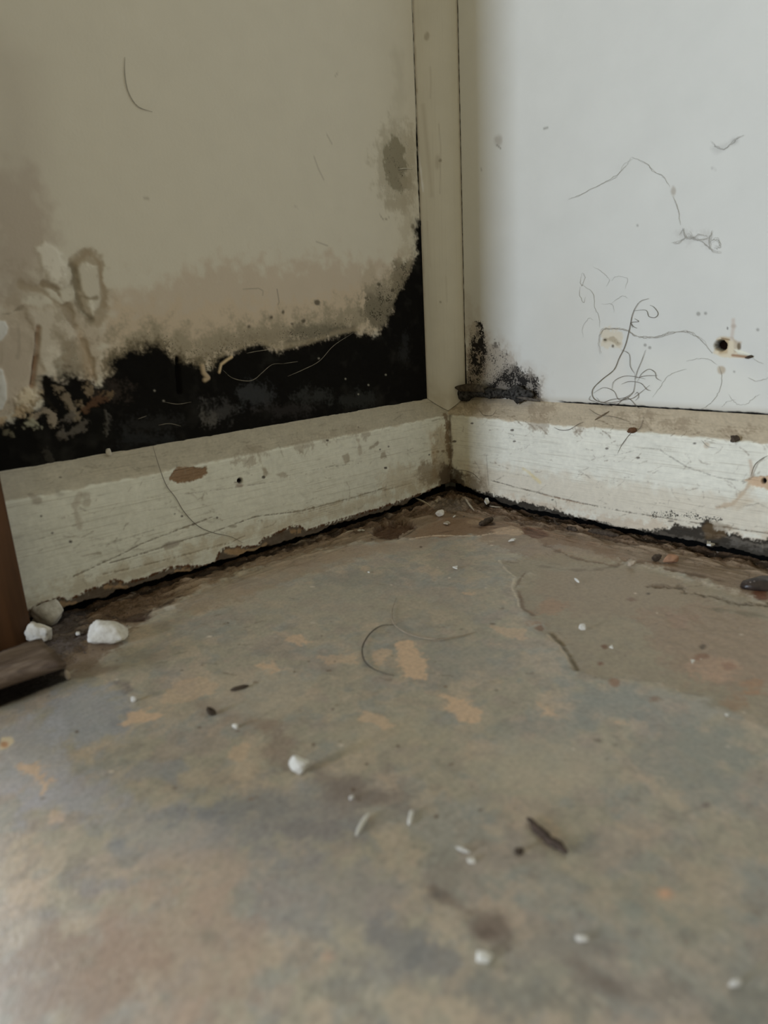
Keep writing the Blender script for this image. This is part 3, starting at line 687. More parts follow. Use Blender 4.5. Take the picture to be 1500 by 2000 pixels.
for x, y, rx, ry, c, a in [(790, 1830, 60, 34, (96, 95, 90), .55), (870, 1870, 50, 30, (92, 92, 88), .5), (860, 1700, 60, 26, (104, 100, 88), .5), (600, 1855, 22, 14, (92, 94, 86), .5), (670, 1930, 50, 24, (98, 95, 84), .5), (960, 1930, 60, 40, (98, 96, 86), .5), (1120, 1960, 60, 30, (96, 92, 80), .5),
                           (1300, 1930, 40, 24, (98, 92, 80), .5), (1450, 1960, 50, 40, (92, 92, 82), .5), (1150, 1640, 12, 10, (98, 98, 90), .5), (1270, 1780, 30, 24, (100, 104, 94), .5), (470, 1580, 90, 22, (98, 98, 94), .5), (360, 1590, 60, 14, (100, 100, 98), .5), (600, 1620, 80, 24, (98, 94, 90), .5), (720, 1560, 90, 30, (104, 94, 84), .5),
                           (250, 1400, 24, 16, (96, 94, 92), .4), (300, 1500, 60, 20, (112, 112, 110), .5), (200, 1720, 40, 14, (112, 110, 106), .5), (1430, 1350, 60, 30, (104, 100, 84), .5), (1050, 1420, 90, 20, (108, 108, 98), .4), (240, 1850, 60, 60, (122, 104, 87), .5), (1400, 1450, 60, 50, (106, 108, 98), .4)]:
    D(x, y, rx, ry, c, a, soft=.0035, warp=.007, fine=.002)
# ochre flecks
och = (160, 136, 108)
for Q, a in [([(778, 1250), (812, 1253), (818, 1278), (846, 1300), (828, 1322), (790, 1322), (776, 1290)], .85), ([(726, 1280), (745, 1262), (762, 1270), (756, 1300), (735, 1305)], .6), ([(864, 1358), (915, 1364), (942, 1390), (936, 1414), (896, 1404), (878, 1384)], .85),
             ([(554, 1242), (590, 1238), (606, 1252), (580, 1262)], .7), ([(498, 1296), (540, 1290), (556, 1308), (530, 1312)], .7), ([(250, 1392), (290, 1382), (310, 1396), (285, 1412), (245, 1412)], .85), ([(340, 1330), (410, 1320), (430, 1350), (370, 1370), (310, 1372)], .5),
             ([(30, 1490), (75, 1485), (100, 1530), (85, 1545), (55, 1520)], .8), ([(85, 1580), (120, 1570), (130, 1600), (95, 1605)], .5), ([(700, 1385), (745, 1395), (770, 1415), (740, 1420), (710, 1402)], .6), ([(1045, 1368), (1080, 1385), (1092, 1398), (1060, 1392)], .7), ([(1188, 1400), (1234, 1410), (1236, 1418), (1195, 1412)], .7),
             ([(450, 1455), (490, 1450), (480, 1490), (455, 1500)], .5), ([(905, 1155), (925, 1158), (915, 1168)], .6), ([(700, 1105), (720, 1100), (715, 1120)], .4), ([(960, 1222), (1020, 1225), (1040, 1250), (990, 1245)], .5), ([(620, 1280), (690, 1275), (700, 1292), (650, 1296)], .5)]:
    P_(Q, och, a, soft=.0012, warp=.003, fine=.0015)
P_([(0, 1438), (20, 1436), (27, 1448), (12, 1460), (0, 1462)], (178, 156, 126), .9, soft=.0006, warp=.001); D(8, 1452, 8, 6, (140, 96, 64), .8, soft=.001)
D(1299, 1742, 14, 10, (166, 128, 98), .8, soft=.002)
D(640, 1865, 12, 9, (150, 122, 100), .6, soft=.002)
# damp crumbling margin against the walls
marg = [(-40, 1370), (60, 1345), (130, 1320), (200, 1290), (240, 1240), (300, 1195), (390, 1150), (480, 1108), (600, 1078), (700, 1058), (760, 1054), (850, 1048), (940, 1042), (1020, 1036), (1050, 1060), (1130, 1066), (1190, 1088), (1260, 1100), (1340, 1120), (1420, 1150), (1520, 1180), (1540, 1080), (1200, 1010), (880, 930), (400, 1060), (100, 1160), (-40, 1220)]
P_(marg, (96, 78, 58), .85, soft=.004, warp=.006, fine=.003, spk=.22)
P_([(-40, 1350), (60, 1320), (130, 1300), (180, 1250), (270, 1200), (380, 1130), (500, 1085), (640, 1050), (700, 1038), (850, 1000), (940, 1000), (1060, 1030), (1300, 1068), (1520, 1120), (1540, 1060), (880, 930), (300, 1090), (-40, 1200)], (76, 59, 43), .8, soft=.004, warp=.006, fine=.003, hn=.0026, spk=.34)
P_([(800, 1048), (860, 1010), (950, 1010), (1060, 1030), (1200, 1070), (1220, 1096), (1100, 1100), (1000, 1080), (930, 1046)], (104, 80, 58), .55, soft=.004, warp=.007, fine=.003)
P_([(330, 1180), (480, 1112), (640, 1075), (760, 1062), (700, 1090), (520, 1150), (380, 1200)], (112, 93, 70), .5, soft=.006, warp=.008, fine=.003)
P_([(500, 1095), (700, 1062), (860, 1050), (830, 1070), (680, 1090), (560, 1120)], (118, 100, 80), .5, soft=.006, warp=.005)
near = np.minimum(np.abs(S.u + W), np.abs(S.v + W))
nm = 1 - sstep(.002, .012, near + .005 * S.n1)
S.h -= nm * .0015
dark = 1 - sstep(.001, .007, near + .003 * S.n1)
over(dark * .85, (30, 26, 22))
# right-hand lower layer
RL = [(975, 1095), (990, 1112), (1006, 1124), (1030, 1116), (1018, 1130), (1000, 1146), (1010, 1162), (1012, 1180), (1034, 1192), (1046, 1214), (1066, 1232), (1084, 1246), (1100, 1262), (1120, 1286), (1135, 1312), (1180, 1318), (1230, 1320), (1320, 1340), (1420, 1380), (1540, 1420), (1540, 1180), (1420, 1150), (1260, 1100), (1100, 1075)]
P_(RL, (112, 101, 80), .75, soft=.006, warp=.004, fine=.001, h=-.0018)
P_([(1060, 1110), (1230, 1105), (1330, 1130), (1420, 1180), (1280, 1200), (1120, 1200), (1040, 1150)], (114, 99, 80), .6, soft=.006, warp=.006)
P_([(1240, 1185), (1400, 1175), (1520, 1210), (1540, 1330), (1440, 1350), (1300, 1300)], (114, 94, 75), .6, soft=.006, warp=.008, fine=.004, hn=.0012)
St([(975, 1093), (990, 1112), (1006, 1124), (1000, 1146), (1010, 1165), (1014, 1182)], .0018, (150, 140, 120), .8, soft=.0008, warp=.001, fine=.0008, h=.0006)  # highlight painted as a pale stroke along the step, dark strokes beside it
St([(1028, 1112), (1016, 1128), (1006, 1146)], .0012, (92, 78, 60), .8, soft=.0006, warp=.001)
St([(1012, 1150), (1018, 1166), (1020, 1184), (1040, 1196)], .0025, (84, 66, 48), .8, soft=.0012, warp=.001)
St([(1070, 1236), (1086, 1250), (1104, 1276), (1122, 1300)], .0016, (146, 132, 110), .7, soft=.0008, warp=.0008)  # painted highlight carried on along the lower part of the step
St([(1078, 1232), (1094, 1250), (1112, 1276), (1126, 1302)], .0022, (82, 72, 54), .8, soft=.0012, warp=.001, h=-.0012)
for x, y, a, b, c, al in [(1080, 1180, 34, 16, (126, 96, 72), .5), (1050, 1214, 20, 7, (116, 84, 60), .6), (1055, 1222, 8, 6, (90, 60, 38), .7), (1180, 1258, 6, 4, (86, 58, 38), .85), (1172, 1290, 6, 4, (90, 60, 42), .85), (1200, 1330, 10, 9, (110, 76, 50), .7), (1282, 1364, 12, 6, (100, 76, 56), .7), (1235, 1166, 9, 4, (92, 72, 56), .8), (1266, 1154, 5, 2.5, (60, 50, 40), .8),
                          (1485, 1160, 16, 8, (76, 44, 28), .85), (1374, 1172 + 84, 5, 4, (60, 50, 40), .8), (1470, 1335, 20, 14, (124, 92, 64), .6), (1440, 1370, 24, 10, (120, 92, 66), .5), (1400, 1300, 50, 24, (140, 114, 92), .6), (1164, 1443, 8, 4, (84, 76, 64), .8), (1372, 1276, 12, 6, (96, 66, 46), .7), (1425, 1296, 12, 8, (110, 80, 60), .6), (1330, 1205, 30, 14, (118, 94, 76), .5)]:
    k_ = min(a, 30) / 10; D(x, y, a, b, c, al, soft=.0010 * k_ + .0004, warp=.0016 * k_, fine=.0008 * k_)
St([(1060, 1062), (1130, 1088), (1200, 1100), (1240, 1092), (1290, 1098)], .003, (82, 64, 48), .7, soft=.002, warp=.003, fine=.0015, h=-.001)
St([(1040, 1098), (1100, 1108), (1160, 1110), (1200, 1102)], .003, (88, 78, 60), .7, soft=.002, warp=.003)
St([(1300, 1108), (1370, 1122), (1400, 1130)], .004, (76, 62, 48), .8, soft=.002, warp=.003, h=-.001)
St([(1280, 1140), (1330, 1142), (1340, 1152), (1390, 1158), (1420, 1170), (1480, 1176), (1540, 1174)], .0038, (72, 62, 48), .85, soft=.0018, warp=.003, fine=.0015, h=-.0016)
St([(1400, 1185), (1470, 1195), (1540, 1208)], .006, (86, 80, 62), .7, soft=.003, warp=.003)
D(1290, 1138, 16, 5, (80, 66, 50), .7, soft=.002, warp=.002)
# pale broken lip and pit near the corner
St([(800, 1052), (840, 1046), (880, 1045), (930, 1046), (970, 1040), (1010, 1034), (1022, 1040)], .0016, (158, 140, 114), .85, soft=.0008, warp=.001, fine=.0008, h=.0008)
P_([(960, 1034), (1000, 1026), (1022, 1034), (1014, 1044), (970, 1042)], (146, 124, 98), .7, soft=.0015, warp=.002, h=.001)
P_([(1020, 1028), (1060, 1032), (1076, 1048), (1050, 1050), (1026, 1042)], (80, 54, 40), .8, soft=.0015, warp=.002, h=-.001)
P_([(722, 1040), (740, 1022), (780, 1014), (808, 1020), (812, 1030), (790, 1038), (776, 1050), (738, 1050)], (66, 48, 34), .95, soft=.0018, warp=.002, fine=.0015, h=-.005, hn=.003)
St([(726, 1051), (776, 1053), (800, 1040), (814, 1030)], .0016, (36, 26, 20), .8, soft=.0008, warp=.001)
D(950, 1022, 16, 5, (46, 34, 28), .85, soft=.001, warp=.0015); D(935, 1018, 26, 6, (130, 110, 84), .5, soft=.002, warp=.002)
St([(1000, 1012), (1030, 1030), (1066, 1046)], .003, (56, 42, 32), .7, soft=.0015, warp=.002)
St([(860, 1040), (920, 1028), (990, 1030)], .002, (70, 52, 40), .6, soft=.001, warp=.002)
D(880, 984, 46, 12, (96, 88, 76), .6, soft=.003, warp=.004, fine=.003, spk=.15)
# left margin details
St([(210, 1200), (240, 1210), (285, 1206), (292, 1190), (330, 1174), (350, 1164)], .003, (44, 34, 28), .8, soft=.0015, warp=.002, fine=.001, h=-.001)
P_([(228, 1206), (262, 1196), (285, 1192), (276, 1210), (240, 1216)], (50, 38, 30), .85, soft=.0015, warp=.002, h=-.0012)
St([(296, 1196), (318, 1188), (345, 1178)], .003, (132, 122, 104), .7, soft=.0015, warp=.002); D(330, 1186, 12, 4, (150, 144, 130), .6, soft=.001, warp=.001)
P_([(62, 1235), (120, 1190), (170, 1190), (180, 1240), (120, 1290), (75, 1260)], (64, 60, 58), .75, soft=.004, warp=.004, fine=.003)
_r = random.Random(4)
for _ in range(190):
    x = _r.uniform(0, 1500); y = _r.uniform(1060, 1560) if _r.random() < .8 else _r.uniform(1560, 1980); q = _r.uniform(.8, 2.6)
    D(x, y, q * _r.uniform(1, 2.6), q * .7, _r.choice([(78, 66, 54), (90, 78, 62), (168, 158, 140), (100, 84, 66)]), _r.uniform(.4, .85), n=7, soft=.0004, warp=.0006)
for _ in range(90):
    x = _r.uniform(250, 1400); y = _r.uniform(1060, 1330); L = _r.uniform(5, 26); a_ = _r.uniform(-.25, .25)
    St([(x, y), (x + L * .5, y + L * .5 * a_ + _r.uniform(-1, 1)), (x + L, y + L * a_)], _r.uniform(.0006, .0016), _r.choice([(92, 80, 64), (98, 90, 74), (84, 72, 58)]), _r.uniform(.3, .7), soft=.0006, warp=.0008, fine=.0006)
D(158, 1237, 13, 2.5, (34, 26, 20), .9, soft=.0005)
P_([(-60, 1400), (-60, 1290), (60, 1255), (125, 1290), (138, 1326), (60, 1356)], (22, 19, 17), .97, soft=.0022, warp=.001)  # shade of the gap under the wood offcut, painted near-black into the floor
P_([(128, 1270), (190, 1290), (230, 1300), (180, 1320), (134, 1330)], (98, 84, 68), .7, soft=.003, warp=.003)
# scattered specks and dull brown smears in the foreground
P_([(845, 1735), (862, 1748), (900, 1762), (950, 1775), (985, 1800), (995, 1825), (960, 1835), (930, 1820), (925, 1790), (880, 1775)], (92, 80, 68), .8, soft=.004, warp=.004)
D(855, 1745, 9, 8, (74, 70, 64), .8, soft=.002); D(950, 1818, 22, 14, (82, 70, 60), .7, soft=.003)
P_([(1110, 1880), (1160, 1890), (1215, 1925), (1180, 1935), (1130, 1905)], (92, 82, 72), .8, soft=.005, warp=.004)
D(1190, 1850, 26, 12, (94, 86, 76), .6, soft=.005); D(405, 1827, 12, 9, (90, 88, 76), .6, soft=.003); D(172, 1878, 10, 7, (104, 98, 84), .6, soft=.003)
D(1340, 1825, 18, 10, (90, 86, 76), .6, soft=.004); D(1238, 1818, 12, 6, (88, 80, 72), .7, soft=.003); P_([(1200, 1755), (1250, 1765), (1260, 1810), (1225, 1812)], (112, 114, 104), .7, soft=.004)
D(90, 1784, 22, 10, (96, 94, 92), .5, soft=.004); D(230, 1645, 16, 10, (104, 104, 102), .6, soft=.003)
P_([(500, 1400), (545, 1405), (590, 1470), (560, 1500), (520, 1470)], (108, 94, 80), .6, soft=.004, warp=.004, fine=.002)
P_([(590, 1490), (680, 1510), (750, 1550), (740, 1580), (640, 1540)], (96, 86, 76), .6, soft=.005, warp=.005)
St([(380, 1690 - 320), (440, 1400), (520, 1420)], .008, (116, 100, 84), .5, soft=.005, warp=.005)
P_([(225, 1330), (255, 1328), (272, 1350), (245, 1352)], (92, 84, 78), .7, soft=.002, warp=.002)
St([(1332, 1588), (1358, 1580), (1384, 1568)], .0014, (98, 90, 80), .6, soft=.001); D(1380, 1570, 8, 6, (88, 78, 68), .7, soft=.0012)
for x, y, r_ in [(650, 1383, 3), (612, 1452, 4), (716, 1490, 4), (150, 1427, 4), (640, 1308, 2.5), (645, 1308, 2.5), (628, 1240, 2), (777, 1455, 4), (852, 1592, 5), (938, 1580, 4), (822, 1067, 3), (620, 1065, 2), (1150, 970, 2), (654, 1290, 2), (690, 1540, 5), (700, 1560, 4), (575, 1310, 2.5), (445, 1215, 2.5), (603, 1290, 2)]:
    D(x, y, r_, r_ * .7, (72, 58, 46), .85, soft=.0005)
# flaky layers running along the boards
for dist, g in ((np.abs(S.v + W), fbm(S.u * .22, S.v, 120, 5, 71)), (np.abs(S.u + W), fbm(S.u, S.v * .22, 120, 5, 81))):
    near = (1 - sstep(.012, .065, dist + .012 * S.n0)) * (S.u < -.02) * (S.v < -.02)
    rid = np.clip(1 - np.abs(g) * 5, 0, 1) ** 2
    S.h += near * (g * .0035 + .0008 * S.n1)
    S.col *= (1 - (near * rid * .45))[..., None]
    hi = near * sstep(.22, .45, g) * .35
    S.col = S.col * (1 - hi[..., None]) + alb((140, 122, 100), E_FLOOR) * hi[..., None]
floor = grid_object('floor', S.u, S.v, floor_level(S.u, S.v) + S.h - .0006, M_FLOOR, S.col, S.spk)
floor['kind'] = 'structure'

# ================================================================== brown door post
def box_bm(x0, x1, y0, y1, z0, z1, bev=.002, cuts=0):
    bm = bmesh.new(); bmesh.ops.create_cube(bm, size=1)
    for v in bm.verts:
        v.co = Vector((x0 + (v.co.x + .5) * (x1 - x0), y0 + (v.co.y + .5) * (y1 - y0), z0 + (v.co.z + .5) * (z1 - z0)))
    if bev: bmesh.ops.bevel(bm, geom=bm.edges[:], offset=bev, segments=2, affect='EDGES')
    return bm
post = mesh_obj('door_post', box_bm(-.550, -.4525, -.0505, .06, FZ - .001, 2.4, .0015), M_POST, smooth=False)
tag(post, 'brown stained wooden post standing upright at the end of the white board', 'post')

# ================================================================== loose plank
def plank():
    tz, bz = .011, .0005
    a = at(0, 1274, 2, tz); b = at(82, 1248, 2, tz); c = at(125, 1291, 2, tz); d = at(0, 1309, 2, tz)
    e = at(122, 1306, 2, bz); f_ = at(0, 1346, 2, bz)
    d1 = (b - a) / np.linalg.norm(b - a)
    rows = []
    fdir = (e - f_) / np.linalg.norm(e - f_)
    for t in np.linspace(-.11, np.linalg.norm(b - a), 40):
        k = t / np.linalg.norm(b - a); kk = max(k, 0)
        back = a + d1 * t
        ftop = d + (c - d) * k if k >= 0 else d + (c - d) / np.linalg.norm(c - d) * t
        fbot = f_ + (e - f_) * k if k >= 0 else f_ + fdir * t
        row = []
        for s_ in np.linspace(0, 1, 10): row.append(back + (ftop - back) * s_ * .9 + np.array([0, 0, .0012 * math.sin(s_ * 7 + k * 3)]))
        for s_ in np.linspace(0, 1, 7):
            q = (1 - s_) ** 2 * (back + (ftop - back) * .9) + 2 * s_ * (1 - s_) * (ftop + (ftop - back) * .25) + s_ ** 2 * fbot
            row.append(q)
        row.append(back + np.array([0, 0, bz - tz]) + (fbot - ftop) * 0)
        rows.append(row)
    bm = bmesh.new(); V = []
    for i, row in enumerate(rows):
        V.append([bm.verts.new(Vector(p) + Vector((0, 0, .0007 * noise(np.array(i * .3), np.array(j * .6 + 5)) * (j < 16)))) for j, p in enumerate(row)])
    n = len(V[0])
    for i in range(len(V) - 1):
        for j in range(n):
            bm.faces.new((V[i][j], V[i + 1][j], V[i + 1][(j + 1) % n], V[i][(j + 1) % n]))
    bm.faces.new(V[0]); bm.faces.new(V[-1][::-1])
    bmesh.ops.recalc_face_normals(bm, faces=bm.faces[:])
    return bm
pl = mesh_obj('wood_offcut', plank(), M_PLANK)
tag(pl, 'weathered grey-brown wood offcut with a rounded edge lying by the post foot', 'wood')

# ================================================================== lumps
def lump(name, px, py, wpx, hpx, mat, label, cat, seed, depth=1., group=None, rough=.12, sharp=10, sub=3, yaw=0, zoff=0, plane=None, tilt=0):
    """px, py = middle of the lump in the photo; wpx, hpx its size there"""
    rnd = random.Random(seed)
    base = atf(px, py + hpx * .35) if plane is None else at(px, py, *plane)
    dist = np.linalg.norm(base - CAM); s = dist / F
    wx, hz = wpx * s, hpx * s * .92
    bm = bmesh.new()
    bmesh.ops.create_icosphere(bm, subdivisions=4 if wpx > 12 else 2, radius=1)
    Nn = []
    while len(Nn) < sharp:
        v = np.array([rnd.uniform(-1, 1) for _ in range(3)])
        if .2 < np.linalg.norm(v) < 1: Nn.append(v / np.linalg.norm(v) / rnd.uniform(.62, 1.0))
    Nn = np.array(Nn + [[0, 0, 1.2], [0, 0, -1.2], [1, .1, 0], [-1, 0, .1], [0, 1, 0], [0, -1.1, .2]])
    for v in bm.verts:
        d = np.array(v.co[:]); k = (np.maximum(0, Nn @ d) ** 14).sum() ** (1 / 14); v.co = Vector(d / k)
    co = np.array([v.co[:] for v in bm.verts]); lo, hi = co.min(0), co.max(0)
    co = (co - (lo + hi) / 2) / (hi - lo)
    nn = fbm(co[:, 0] + co[:, 2] * .7 + seed, co[:, 1] - co[:, 2] * .6, 3.0, 4, 2)
    co *= (1 + rough * nn)[:, None]
    size = np.array([wx, wx * .7 * depth, hz])
    co = co * size
    # long side across the view
    right = np.array([R[0, 0], R[1, 0]]); right /= np.linalg.norm(right)
    ang = math.atan2(right[1], right[0]) + yaw
    ct, st = math.cos(tilt), math.sin(tilt)
    x, z = co[:, 0] * ct - co[:, 2] * st, co[:, 0] * st + co[:, 2] * ct
    co[:, 0], co[:, 2] = x, z
    if plane is None: co[:, 2] -= co[:, 2].min()
    ca, sa = math.cos(ang), math.sin(ang)
    X = co[:, 0] * ca - co[:, 1] * sa; Y = co[:, 0] * sa + co[:, 1] * ca
    for v, a_, b_, c_ in zip(bm.verts, X, Y, co[:, 2]): v.co = (a_, b_, c_)
    o = mesh_obj(name, bm, mat)
    o.location = (base[0], base[1], base[2] + zoff - .0008 if plane is None else base[2])
    return tag(o, label, cat, group)
g1 = 'plaster lumps by the post foot'
lump('plaster_lump', 213, 1238, 74, 46, M_PLASTER, 'largest white plaster lump, lying alone on brown dirt right of the post', 'plaster', 3, .8, g1, .12, 14, tilt=-.12)
lump('plaster_lump', 99, 1203, 54, 46, M_PLASTERG, 'rounded greyish plaster lump against the foot of the white board', 'plaster', 8, 1., g1, .10, 18, tilt=.1)
lump('plaster_lump', 79, 1241, 40, 40, M_PLASTER, 'small white plaster lump tucked behind the wood offcut', 'plaster', 12, .8, g1, .2, 11, tilt=-.5)
lump('plaster_crumb', 71, 1212, 13, 18, M_PLASTERG, 'bluish grey plaster crumb squeezed between the post and a grey lump', 'plaster', 5, 1., g1, .1, 9)
lump('plaster_chip', 583, 1497, 31, 34, M_CHIP, 'white angular plaster chip alone in the middle of the floor', 'chip', 21, .9, None, .05, 9, tilt=.9)
lump('plaster_pellet', 859, 1002, 17, 14, M_PLASTER, 'round pale pellet on the dirt in the corner', 'pellet', 31, 1., None, .06, 16)
lump('plaster_chip', 947, 1867, 27, 17, M_CHIP, 'blurred white chip near the bottom edge of the photo', 'chip', 41, .8, None, .08, 9)
lump('plaster_chip', 921, 1677, 16, 10, M_PLASTER, 'small white chip beside a thin grey flake on the floor', 'chip', 43, .8, None, .08, 9)
lump('plaster_chip', 1137, 1223, 13, 13, M_CHIP, 'small white chip on the lower brown floor layer', 'chip', 51, .8, None, .08, 10)
lump('plaster_chip', 1437, 1919, 19, 17, M_PLASTERG, 'pale grey chip in the bottom right of the photo', 'chip', 53, .5, None, .05, 10)
lump('plaster_chip', 1136, 1831, 20, 12, M_PLASTERG, 'faint grey-white chip between two brown smears near the bottom', 'chip', 54, .8, None, .08, 9)
lump('plaster_chip', 1474, 1143, 10, 6, M_CHIP, 'tiny bright chip in front of the dark beaded casing', 'chip', 55, .8, None, .08, 9)
lump('plaster_crumb', 153, 1236, 9, 8, M_CHIP, 'tiny white crumb between the two biggest plaster lumps', 'plaster', 56, .8, None, .1, 9)
lump('plaster_crumb', 262, 1364, 12, 12, M_PLASTERG, 'pale crumb on the blue-grey floor right of the offcut', 'plaster', 57, .8, None, .1, 9)
lump('plaster_crumb', 460, 1416, 12, 10, M_PLASTER, 'pale crumb right of the dark brown bark bit', 'plaster', 58, .8, None, .1, 9)
lump('plaster_crumb', 687, 1555, 10, 10, M_PLASTERG, 'pale crumb on the floor above the longer white splinter', 'plaster', 59, .8, None, .1, 9)
lump('plaster_crumb', 212, 883, 10, 14, M_PLASTER, 'white crumb on top of the white board against black mould', 'plaster', 60, .8, None, .1, 9, plane=(1, -.004))
lump('reddish_pebble', 1309, 1091, 28, 17, M_PEBBLE, 'orange-brown pebble at the foot of the right board', 'pebble', 61, .8, None, .08, 16)
lump('tan_pebble', 1234, 1100, 14, 12, M_TAN, 'small tan pebble left of the orange-brown pebble', 'pebble', 62, .9, None, .06, 16)
lump('bark_bit', 413, 1390, 20, 12, M_DARK, 'dark brown bark bit on the floor left of a pale crumb', 'debris', 63, .7, None, .2, 10, tilt=-.4)
lump('bark_bit', 1014, 1661, 15, 14, M_DARK, 'small dark brown bit left of the long dark twig', 'debris', 64, .7, None, .2, 10)
lump('bark_bit', 1281, 1089, 18, 13, M_DARK, 'dark crumb touching the left side of the orange-brown pebble', 'debris', 65, .7, None, .2, 10)
lump('dead_insect', 1436, 857, 13, 12, M_DARK, 'small dark dried insect on the right board top edge', 'insect', 67, 1, None, .35, 12, plane=(0, -W - .002))
lump('dead_insect', 1235, 840, 15, 11, simple('brown insect', (.16, .08, .04)), 'small brown dried insect with a trailing hair on the right board top', 'insect', 68, 1, None, .35, 12, plane=(0, -W - .001))
# support crumb below the offcut
lump('plaster_crumb', 133, 1318, 10, 22, M_TAN, 'tan splinter of plaster standing at the end of the wood offcut', 'plaster', 69, .7, None, .15, 10)

# ------------------------------------------------------------------ slivers and twigs lying on the floor
def sliver(name, P, r, mat, label, cat, z=.0006, flat=.6, group=None, plane=(2, 0.), lift=None, sides=6, wob=0.):
    """a short tapering stick along photo points on a plane"""
    rnd = random.Random(len(label))
    ax, val = plane
    Q = []
    for i, (x, y) in enumerate(P):
        p = at(x, y, ax, val) if ax != 2 else atf(x, y)
        p = p + np.array([0, 0, (.0028 if x > 1070 and y < 1060 else 0) + r * flat + (lift[i] if lift else 0)]) if ax == 2 else p
        Q.append(p)
    Q = spline(Q, 6)
    if wob: Q = [q + np.array([rnd.uniform(-wob, wob), rnd.uniform(-wob, wob), rnd.uniform(-wob, wob) * .5]) for q in Q]
    bm = bmesh.new(); tube(bm, Q, r, sides)
    o = mesh_obj(name, bm, mat)
    return tag(o, label, cat, group)
sliver('paint_splinter', [(696, 1634), (707, 1612), (720, 1591)], .0010, M_CHIP, 'longer slim white paint splinter on the floor', 'splinter')
sliver('paint_splinter', [(799, 1613), (802, 1598), (805, 1584)], .0010, M_CHIP, 'shorter white paint splinter standing right of the longer one', 'splinter')
sliver('paint_splinter', [(890, 1656), (905, 1662), (918, 1667)], .0008, M_PLASTERG, 'thin grey flake behind a small white chip', 'splinter')
sliver('paint_splinter', [(1122, 1131), (1127, 1135), (1131, 1139)], .0010, M_CHIP, 'tiny bright white splinter on the brown right part of the floor', 'splinter')
sliver('straw_splinter', [(811, 981), (828, 985), (842, 992)], .0010, M_STRAW, 'pale splinter left of the round pellet in the corner', 'splinter', lift=[.004, .002, .001])
sliver('straw_splinter', [(908, 980), (916, 989), (926, 1000)], .0010, M_STRAW, 'pale splinter right of the round pellet in the corner', 'splinter', lift=[.004, .002, .001])
sliver('straw_splinter', [(885, 1011), (890, 1007)], .0007, M_CHIP, 'tiny pale splinter between pellet and broken floor lip', 'splinter')
sliver('straw_splinter', [(674, 1042), (682, 1039), (690, 1038)], .0008, M_STRAW, 'pale splinter at the foot of the left board, left of its neighbour', 'splinter')
sliver('straw_splinter', [(698, 1038), (706, 1037), (712, 1038)], .0011, M_PLASTERG, 'short pale flake left of the brown pit', 'splinter')
sliver('straw_splinter', [(956, 989), (968, 991), (982, 992)], .0008, M_STRAW, 'tan splinter beside the curled white flake in the corner', 'splinter')
sliver('wood_sliver', [(450, 1350), (468, 1345), (486, 1341)], .0011, M_DARK, 'thin dark wood sliver lying alone on the floor', 'sliver')
sliver('wood_sliver', [(147, 1239), (158, 1238), (168, 1237)], .0010, M_DARK, 'short dark sliver in the dirt left of the largest plaster lump', 'sliver')
sliver('wood_sliver', [(1106, 1041), (1116, 1041), (1127, 1045)], .0022, M_DARK, 'dark bark sliver near the right board, left of a longer one', 'sliver', wob=.0005)
sliver('wood_sliver', [(1148, 1046), (1165, 1047), (1185, 1051), (1208, 1056)], .0026, M_DARK, 'long dark bark sliver near the foot of the right board', 'sliver', wob=.0006)
sliver('twig', [(1030, 1602), (1048, 1622), (1068, 1640), (1090, 1656), (1108, 1670)], .0017, simple('dull twig', (.10, .07, .055), (.06, .045, .035)), 'long dull brown twig on the floor in the foreground', 'twig', wob=.0004)
sliver('wood_sliver', [(1080, 1018), (1088, 1030), (1098, 1028)], .0010, M_DARK, 'thin dark hooked sliver by the right board', 'sliver')
sliver('wood_sliver', [(936, 1028), (950, 1022), (962, 1016)], .0028, M_DARK, 'dark crumbly bark piece right of the corner pellet', 'sliver', wob=.001)

# ------------------------------------------------------------------ thin paint flakes
def flake(name, P, plane, h, mat, label, cat, curl=.002, group=None):
    ax, val = plane
    Q = [at(x, y, ax, val) if ax != 2 else atf(x, y, val) for x, y in P]; c = sum(Q) / len(Q)
    nrm = np.zeros(3); nrm[ax] = 1 if ax == 2 else -1
    bm = bmesh.new(); top = []; bot = []; rnd = random.Random(len(label))
    for q in Q:
        k = rnd.uniform(.3, 1)
        top.append(bm.verts.new(q + nrm * (h + curl * k))); bot.append(bm.verts.new(q + nrm * (curl * k * .7)))
    ct = bm.verts.new(c + nrm * (h + curl * .3)); cb = bm.verts.new(c + nrm * 0)
    n = len(Q)
    for i in range(n):
        j = (i + 1) % n
        bm.faces.new((top[i], top[j], ct)); bm.faces.new((bot[j], bot[i], cb)); bm.faces.new((top[j], top[i], bot[i], bot[j]))
    bmesh.ops.recalc_face_normals(bm, faces=bm.faces[:])
    o = mesh_obj(name, bm, mat, smooth=False)
    return tag(o, label, cat, group)
flake('paint_flake', [(993, 1059), (1000, 1056), (1003, 1054), (1008, 1056), (1004, 1059)], (2, 0), .0008, M_CHIP, 'bright white paint flake in front of the broken floor lip', 'flake')
flake('paint_flake', [(948, 976), (953, 979), (956, 984), (950, 989), (946, 984)], (2, .004), .0008, M_CHIP, 'curled white flake on the dark dirt right of the corner', 'flake', .003)
flake('paint_flake', [(866, 1024), (874, 1021), (880, 1024), (874, 1027)], (2, 0), .0008, M_STRAW, 'thin tan flake just in front of the corner pellet', 'flake')
flake('paint_flake', [(850, 980), (857, 977), (854, 984)], (2, 0), .0008, M_STRAW, 'tiny pale triangular flake behind the corner pellet', 'flake')
flake('paint_flake', [(884, 1110), (894, 1109), (893, 1113), (887, 1113)], (2, 0), .0005, M_CHIP, 'small pale flake on the grey floor below the corner', 'flake')
